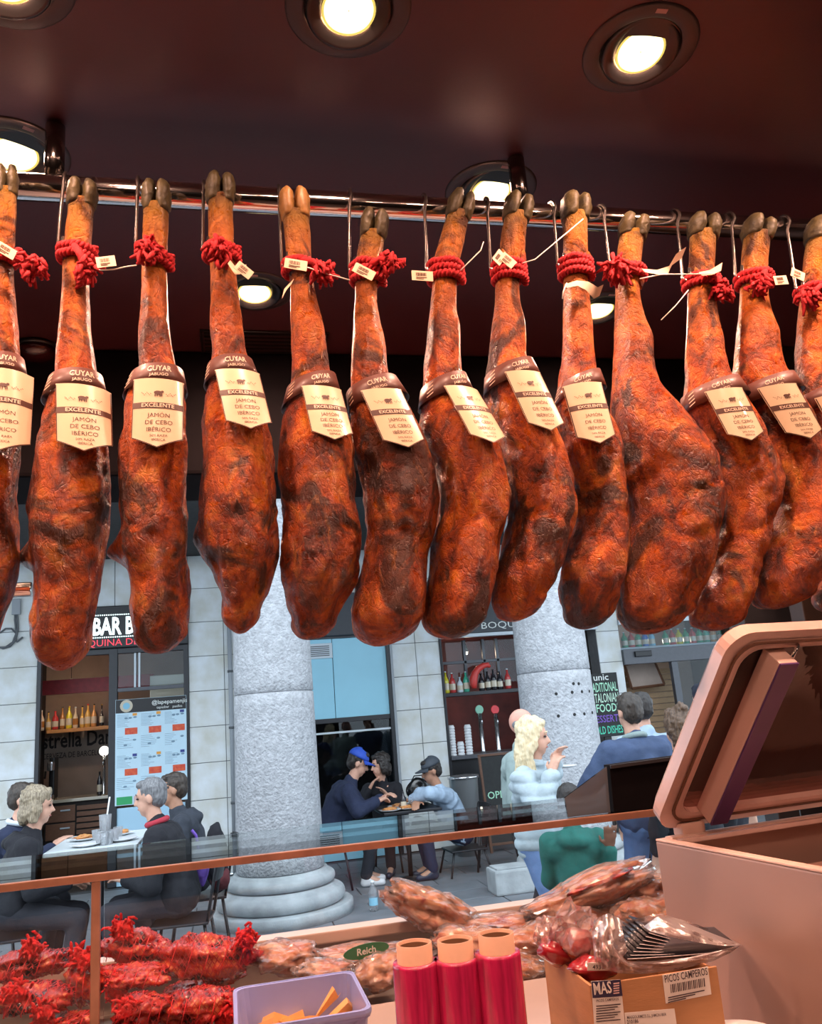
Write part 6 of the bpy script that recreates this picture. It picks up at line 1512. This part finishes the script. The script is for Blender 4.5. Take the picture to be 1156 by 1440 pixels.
mb = MB(); mb.bbox((-wl*.40, -dl*.38, .008), (wl*.40, dl*.38, .066), .01); mb.build('tub_contents', 'wedge_orange', tb)['label'] = 'layer of orange wedges filling the tub'

# cardboard box
BZ = CAMZ-.36
FL, FR, BL = at(829, 1386, Z=BZ), at(1008, 1359, Z=BZ), at(742, 1337, Z=BZ)
u = Vector((FR.x-FL.x, FR.y-FL.y, 0)); bw = u.length; u.normalize(); nrm = Vector((u.y, -u.x, 0))        # outward, toward the work side
bd = max(.12, abs((BL-FL).dot(nrm)))
ang = math.atan2(u.y, u.x); Cc = FL+u*bw/2-nrm*bd/2
cbx = thing('cardboard_box', 'opened brown cardboard box with printed stickers, filled with bags', 'box', (Cc.x, Cc.y, WT), ang)
bh = BZ-WT; tk = .004
for nm_, lo, hi in (('side_panel', (-bw/2, -bd/2, .001), (bw/2, -bd/2+tk, bh)), ('side_panel', (-bw/2, bd/2-tk, .001), (bw/2, bd/2, bh+.01)), ('side_panel', (-bw/2, -bd/2+tk, .001), (-bw/2+tk, bd/2-tk, bh)), ('side_panel', (bw/2-tk, -bd/2+tk, .001), (bw/2, bd/2-tk, bh-.004)), ('bottom_panel', (-bw/2+tk, -bd/2+tk, .001), (bw/2-tk, bd/2-tk, .005))):
    mb = MB(); mb.bbox(lo, hi, .001); mb.build(nm_, 'cardboard', cbx)
def face(px, py, off=.0012):
    v = _f+_R*((px-CX)/FPX)-_U*((py-CY)/FPX); o = Vector((0, 0, CAMZ)); t = (FL-o).dot(nrm)/v.dot(nrm); p = o+v*t
    return Vector(((p-FL).dot(u)-bw/2, -bd/2-off, p.z-WT))
def sticker(pts, m_, name='sticker', off=.001, parent=None):
    P = [face(x, y, off) for x, y in pts]; mb = MB(); Q = [p+Vector((0, .0006, 0)) for p in P]; n = len(P)
    mb.add(P+Q, [list(range(n)), list(range(2*n-1, n-1, -1))]+[[i, i+n, (i+1) % n+n, (i+1) % n] for i in range(n)])
    o = mb.build(name, m_, cbx); return cleanup(o)
def face_text(s, a, b, size, m_, bold=.01, off=.0022):
    P, Q = face(*a, off), face(*b, off); vs, fs = text_mesh(s, 1., 'LEFT', bold); xs = [v[0] for v in vs]; k = (Q-P).length/(max(xs)-min(xs)); d = (Q-P).normalized()
    up = Vector((0, 0, 1)); mb = MB(); mb.add([P+d*(x*k)+up*(y*size) for x, y in vs], fs); mb.build('printed_text', m_, cbx)
sticker([(831, 1380), (872, 1377), (879, 1445), (836, 1448)], 'white_label'); sticker([(831, 1380), (872, 1377), (875, 1400), (833, 1403)], 'navy_label', off=.0016)
face_text('MAS', (834, 1398), (859, 1395), .0195, 'white_label', .02, .0026)
for k in range(5): sticker([(862, 1382+k*3.4), (870, 1381+k*3.4), (870, 1382.6+k*3.4), (862, 1383.6+k*3.4)], 'sticker', 'print_line', .0022)
face_text('PICOS CAMPEROS', (838, 1408.5), (869, 1405.5), .0042, 'ink')
for k in range(7): sticker([(838, 1414+k*3.6), (872-(k % 3)*4, 1411+k*3.6), (872-(k % 3)*4, 1412+k*3.6), (838, 1415+k*3.6)], 'ink', 'print_line', .0016)
sticker([(931, 1371), (995, 1359), (1000, 1398), (936, 1411)], 'white_label')
face_text('PICOS CAMPEROS', (934, 1381.5), (994, 1370), .0125, 'ink', .01)
for k in range(20):
    x = 942+k*2.45; w_ = .7+(k*5 % 3)*.35; y = 1384-(x-942)*.19; sticker([(x, y), (x+w_, y-.2), (x+w_+1, y+11.5), (x+1, y+12)], 'ink', 'barcode_bar', .0016)
for k in range(3): sticker([(939, 1402+k*3.4), (990-k*13, 1391.5+k*5.6), (990-k*13, 1392.8+k*5.6), (939, 1403.2+k*3.4)], 'ink', 'print_line', .0016)
sticker([(878, 1424), (948, 1418), (952, 1446), (880, 1450)], 'white_label')
face_text('MASGOURMETS S.L. JAMON IBER', (881, 1432), (936, 1427.5), .0048, 'ink'); face_text('210186', (881, 1439), (897, 1437.5), .0062, 'ink', .02)
# white tub rim in the near corner
p = at(1010, 1437, Z=1.27)
wt = thing('white_tub', 'round white plastic tub with lid in front of the cardboard box', 'tub', (p.x, p.y-.05, WT))
mb = MB(); mb.lathe([(.045, .001), (.052, .01), (.055, .13)], 32); mb.build('tub_body', 'white_plastic', wt)
mb = MB(); mb.lathe([(.058, .13), (.058, .146), (.054, .150), (.02, .1515)], 32); mb.build('lid', 'white_plastic', wt)

# bags in the box
def sheet(mb, top, bot, Yt, Yb, nx, ny, amp, seed, bulge=0.):
    """film sheet between two photo curves"""
    tx = np.linspace(0, 1, nx); vs = []; fs = []
    def cur(c, s): xs = np.linspace(0, 1, len(c)); return (float(np.interp(s, xs, [q[0] for q in c])), float(np.interp(s, xs, [q[1] for q in c])))
    for j in range(ny):
        f = j/(ny-1)
        for s in tx:
            a, b = cur(top, s), cur(bot, s); x, y = a[0]*(1-f)+b[0]*f, a[1]*(1-f)+b[1]*f
            Y = Yt*(1-f)+Yb*f-bulge*math.sin(PI*f)*math.sin(PI*s)+amp*noise.noise(Vector((s*6, f*5, seed)))+amp*.6*noise.noise(Vector((s*15, f*11, seed+3)))
            vs.append(at(x, y, Y=Y))
    for j in range(ny-1):
        for i in range(nx-1): q = j*nx+i; fs.append([q, q+1, q+nx+1, q+nx])
    mb.add(vs, fs, 0, True)
yb_ = FL.y+.03
pbag = thing('plastic_bag', 'crumpled clear plastic bag of black sachets on top of the cardboard box', 'bag', at(930, 1365, Y=yb_))
mb = MB(); sheet(mb, [(834, 1300), (850, 1285), (880, 1296), (925, 1284), (975, 1298), (1020, 1316), (1043, 1328)], [(842, 1360), (870, 1366), (905, 1368), (950, 1362), (1000, 1352), (1030, 1338), (1043, 1329)], yb_+.10, yb_+.04, 34, 18, .022, 2.2); mb.build('back_film', 'film_bag', pbag, world=True)
mb = MB(); sheet(mb, [(842, 1322), (862, 1330), (880, 1352), (920, 1352), (970, 1346), (1015, 1336), (1042, 1328)], [(846, 1362), (872, 1369), (905, 1370), (950, 1364), (1000, 1353), (1030, 1339), (1043, 1329)], yb_-.02, yb_-.01, 34, 10, .010, 5.1, .01); mb.build('front_film', 'film_bag', pbag, world=True)
mb = MB(); sheet(mb, [(905, 1303), (925, 1288), (960, 1296), (1000, 1312), (1042, 1328)], [(915, 1310), (945, 1318), (985, 1326), (1015, 1330), (1043, 1330)], yb_+.05, yb_+.0, 24, 8, .012, 8.1, .01); mb.build('flap', 'film_bag', pbag, world=True)
mb = MB(); sheet(mb, [(832, 1306), (842, 1290), (856, 1284), (872, 1292)], [(836, 1352), (850, 1362), (866, 1360), (882, 1338)], yb_+.02, yb_-.01, 18, 16, .03, 11.1, .03); mb.build('crumpled_neck', 'film_bag', pbag, world=True)
for k in range(8):
    f = k/7; mb = MB(); n = 12; vs = []; fs = []
    x0, y0 = 912-f*30, 1312+f*37; x1, y1 = 1038-f*12, 1329+f*9; dY = yb_+.055-f*.05
    for i in range(n):
        s = i/(n-1); x = x0+(x1-x0)*s; y = y0+(y1-y0)*s+7*math.sin(PI*s)*(1-f*.9); w_ = .011*(1-s)**.6+.0015
        p = at(x, y, Y=dY); vs += [p+Vector((0, .06, .012)), p, p+Vector((0, .002, -.0016)), p+Vector((0, .06, .009))]
    for i in range(n-1):
        q = 4*i
        for a, b in ((0, 1), (1, 2), (2, 3), (3, 0)): fs.append([q+a, q+b, q+4+b, q+4+a])
    fs += [[0, 3, 2, 1], [4*n-4, 4*n-3, 4*n-2, 4*n-1]]
    mb.add(vs, fs, 0, True); o = mb.build('sachet', 'sachet_black'); tag(o, 'black flat sachet in the fanned stack inside the plastic bag', 'sachet', 'black sachets in the bag')
    mb = MB(); mb.tube([vs[4*i+1]+Vector((0, -.0012, .0004)) for i in range(n)], .0006, 4); mb.build('edge', 'sachet_edge', o)
for (c, r, sd, mm_, lb) in (((808, 1312), (.040, .03, .045), 3, 'film_bag', 'crumpled translucent bag in the middle of the box'), ((770, 1318), (.020, .03, .034), 5, 'film_bag', 'small crumpled translucent bag at the torn box edge')):
    p = at(c[0], c[1], Y=FL.y+.10 if c[0] > 790 else BL.y-.03); t = thing('plastic_bag', lb, 'bag', p); mb = MB(); lump(mb, p, r, sd, .40, 1.8, 3, None, .45); mb.sm = [False]*len(mb.sm); mb.build('bag_film', 'film_clear', t, world=True)
    mb = MB(); lump(mb, p-Vector((0, 0, .015)), (r[0]*.6, r[1]*.6, r[2]*.5), sd, .3, 2, 3); mb.build('ham_slices', 'meat_red', t, world=True)
for px, py, Y, rz, an, lb in ((782, 1342, FL.y+.11, .5, .5, 'dark red foil packet in the box corner'), (832, 1362, FL.y+.06, -.1, .1, 'dark red foil packet with white label in the box')):
    p = at(px, py, Y=Y); t = thing('foil_packet', lb, 'packet', p); M = Matrix.Translation(p) @ Matrix.Rotation(rz, 4, 'Z') @ Matrix.Rotation(an, 4, 'Y')
    mb = MB(); lump(mb, (0, 0, 0), (.032, .022, .016), px*.01, .25, 2., 3, M, .1); mb.build('packet', 'packet_red', t, world=True)
    if px > 800:
        mb = MB(); mb.bbox((-.014, -.026, .004), (.016, -.025, .014), .0005, M=M); mb.build('packet_label', 'white_label', t, world=True)
        mb = MB(); text_on(mb, '4930', lambda a, b: M @ Vector((a, -.0265, b)), .001, .006, .008, bold=.01); mb.build('printed_text', 'ink', t, world=True)

# ---------------------------------------------------------------- vacuum sealer
MZ = CAMZ-.25; O = at(922, 1183, Z=MZ)
mrot = math.radians(7.0)
vs_ = thing('vacuum_sealer', 'steel chamber vacuum sealer, salmon lamp tint in its colour, with transparent lid raised', 'vacuum sealer', (O.x, O.y, WT), mrot)
MW, MD, MH = .56, .43, MZ-WT       # local: x right, y away (0 = hinge side), so the body runs to y=-MD
def bx(name, lo, hi, m_, b=.004, par=vs_): mb = MB(); mb.bbox(lo, hi, b); return mb.build(name, m_, par)
bx('side_wall', (0, -MD, .004), (.016, 0, MH), 'machine_lamp_tint', .003)
bx('side_wall', (MW-.016, -MD, .004), (MW, 0, MH), 'machine_lamp_tint', .003)
bx('rear_wall', (.016, -.016, .004), (MW-.016, 0, MH), 'machine_lamp_tint', .003)
bx('front_wall', (.016, -MD, .004), (MW-.016, -MD+.016, MH), 'machine_lamp_tint', .003)
bx('chamber_floor', (.016, -MD+.016, MH-.085), (MW-.016, -.016, MH-.075), 'steel', .002)
bx('chamber_plate', (.10, -MD+.05, MH-.075), (MW-.03, -.09, MH-.055), 'seal_pink', .004)
bx('rim_strip', (.0, -MD, MH), (.020, 0, MH+.004), 'seal_pink', .002)
bx('rim_strip', (.020, -.022, MH), (MW, 0, MH+.006), 'seal_pink', .002)
bx('gasket', (.026, -.040, MH-.004), (MW, -.024, MH+.004), 'lid_acrylic', .002)
kn = MB(); kn.lathe([(.012, 0), (.012, .02), (.008, .03)], 18, M=Matrix.Translation((.31, -.10, MH-.040)) @ Matrix.Rotation(PI/2, 4, 'Y')); kn.build('clamp_knob', 'chrome', vs_)
for xx in (.05, MW-.08):
    bx('hinge', (xx, -.012, MH+.002), (xx+.05, .016, MH+.024), 'seal_pink', .004)
# lid frame: a across, b up the lid, n = underside
LA = math.radians(48); LW, LL = MW-.006, .425
Lm = Matrix.Translation((.003, .006, MH+.016)) @ Matrix.Rotation(-LA, 4, 'X')     # local y -> along lid toward the front when closed
lid = bpy.data.objects.new('lid', None); COL.objects.link(lid); lid.parent = vs_; lid.matrix_local = Lm
def lring(w0, w1, l0, l1, z, r=.045, n=7):
    pts = []
    for cx_, cy_, a0 in ((w1-r, -l0-r, 0), (w0+r, -l0-r, PI/2), (w0+r, -l1+r, PI), (w1-r, -l1+r, 3*PI/2)):
        for k in range(n): a = a0+PI/2*k/(n-1); pts.append(Vector((cx_+r*math.cos(a), cy_+r*math.sin(a), z)))
    return pts
mb = MB(); loft(mb, [lring(0, LW, 0, LL, 0), lring(0, LW, 0, LL, .022), lring(.006, LW-.006, .006, LL-.006, .030), lring(.040, LW-.04, .034, LL-.034, .030, .035), lring(.040, LW-.04, .034, LL-.034, .0, .035), lring(.032, LW-.032, .028, LL-.028, -.002, .038), lring(.024, LW-.024, .020, LL-.020, -.002, .04), lring(.022, LW-.022, .018, LL-.018, .0, .04), lring(0, LW, 0, LL, 0)], cap0=False, cap1=False); mb.build('lid_frame', 'lid_acrylic', lid)
mb = MB(); loft(mb, [lring(.020, LW-.02, .018, LL-.018, -.0045, .04), lring(.024, LW-.024, .022, LL-.022, -.0045, .038), lring(.024, LW-.024, .022, LL-.022, -.001, .038), lring(.020, LW-.02, .018, LL-.018, -.001, .04), lring(.020, LW-.02, .018, LL-.018, -.0045, .04)], cap0=False, cap1=False); mb.build('lid_gasket', 'wood_dark', lid)
mb = MB(); loft(mb, [lring(.038, LW-.038, .032, LL-.032, .012, .035), lring(.038, LW-.038, .032, LL-.032, .020, .035)]); mb.build('lid_window', 'lid_window', lid)
mb = MB(); mb.bbox((.085, -.385, -.030), (.122, -.035, .010), .002); mb.build('seal_bar', 'seal_pink', lid)
mb = MB(); mb.bbox((.0852, -.385, -.034), (.1218, -.035, -.0303), .001); mb.build('bar_cushion', 'seal_purple', lid)
mb = MB(); mb.tube([(.118, -.386, -.02), (.138, -.398, -.005), (.150, -.395, .008)], .003, 6); mb.build('bar_clip', 'chrome', lid)
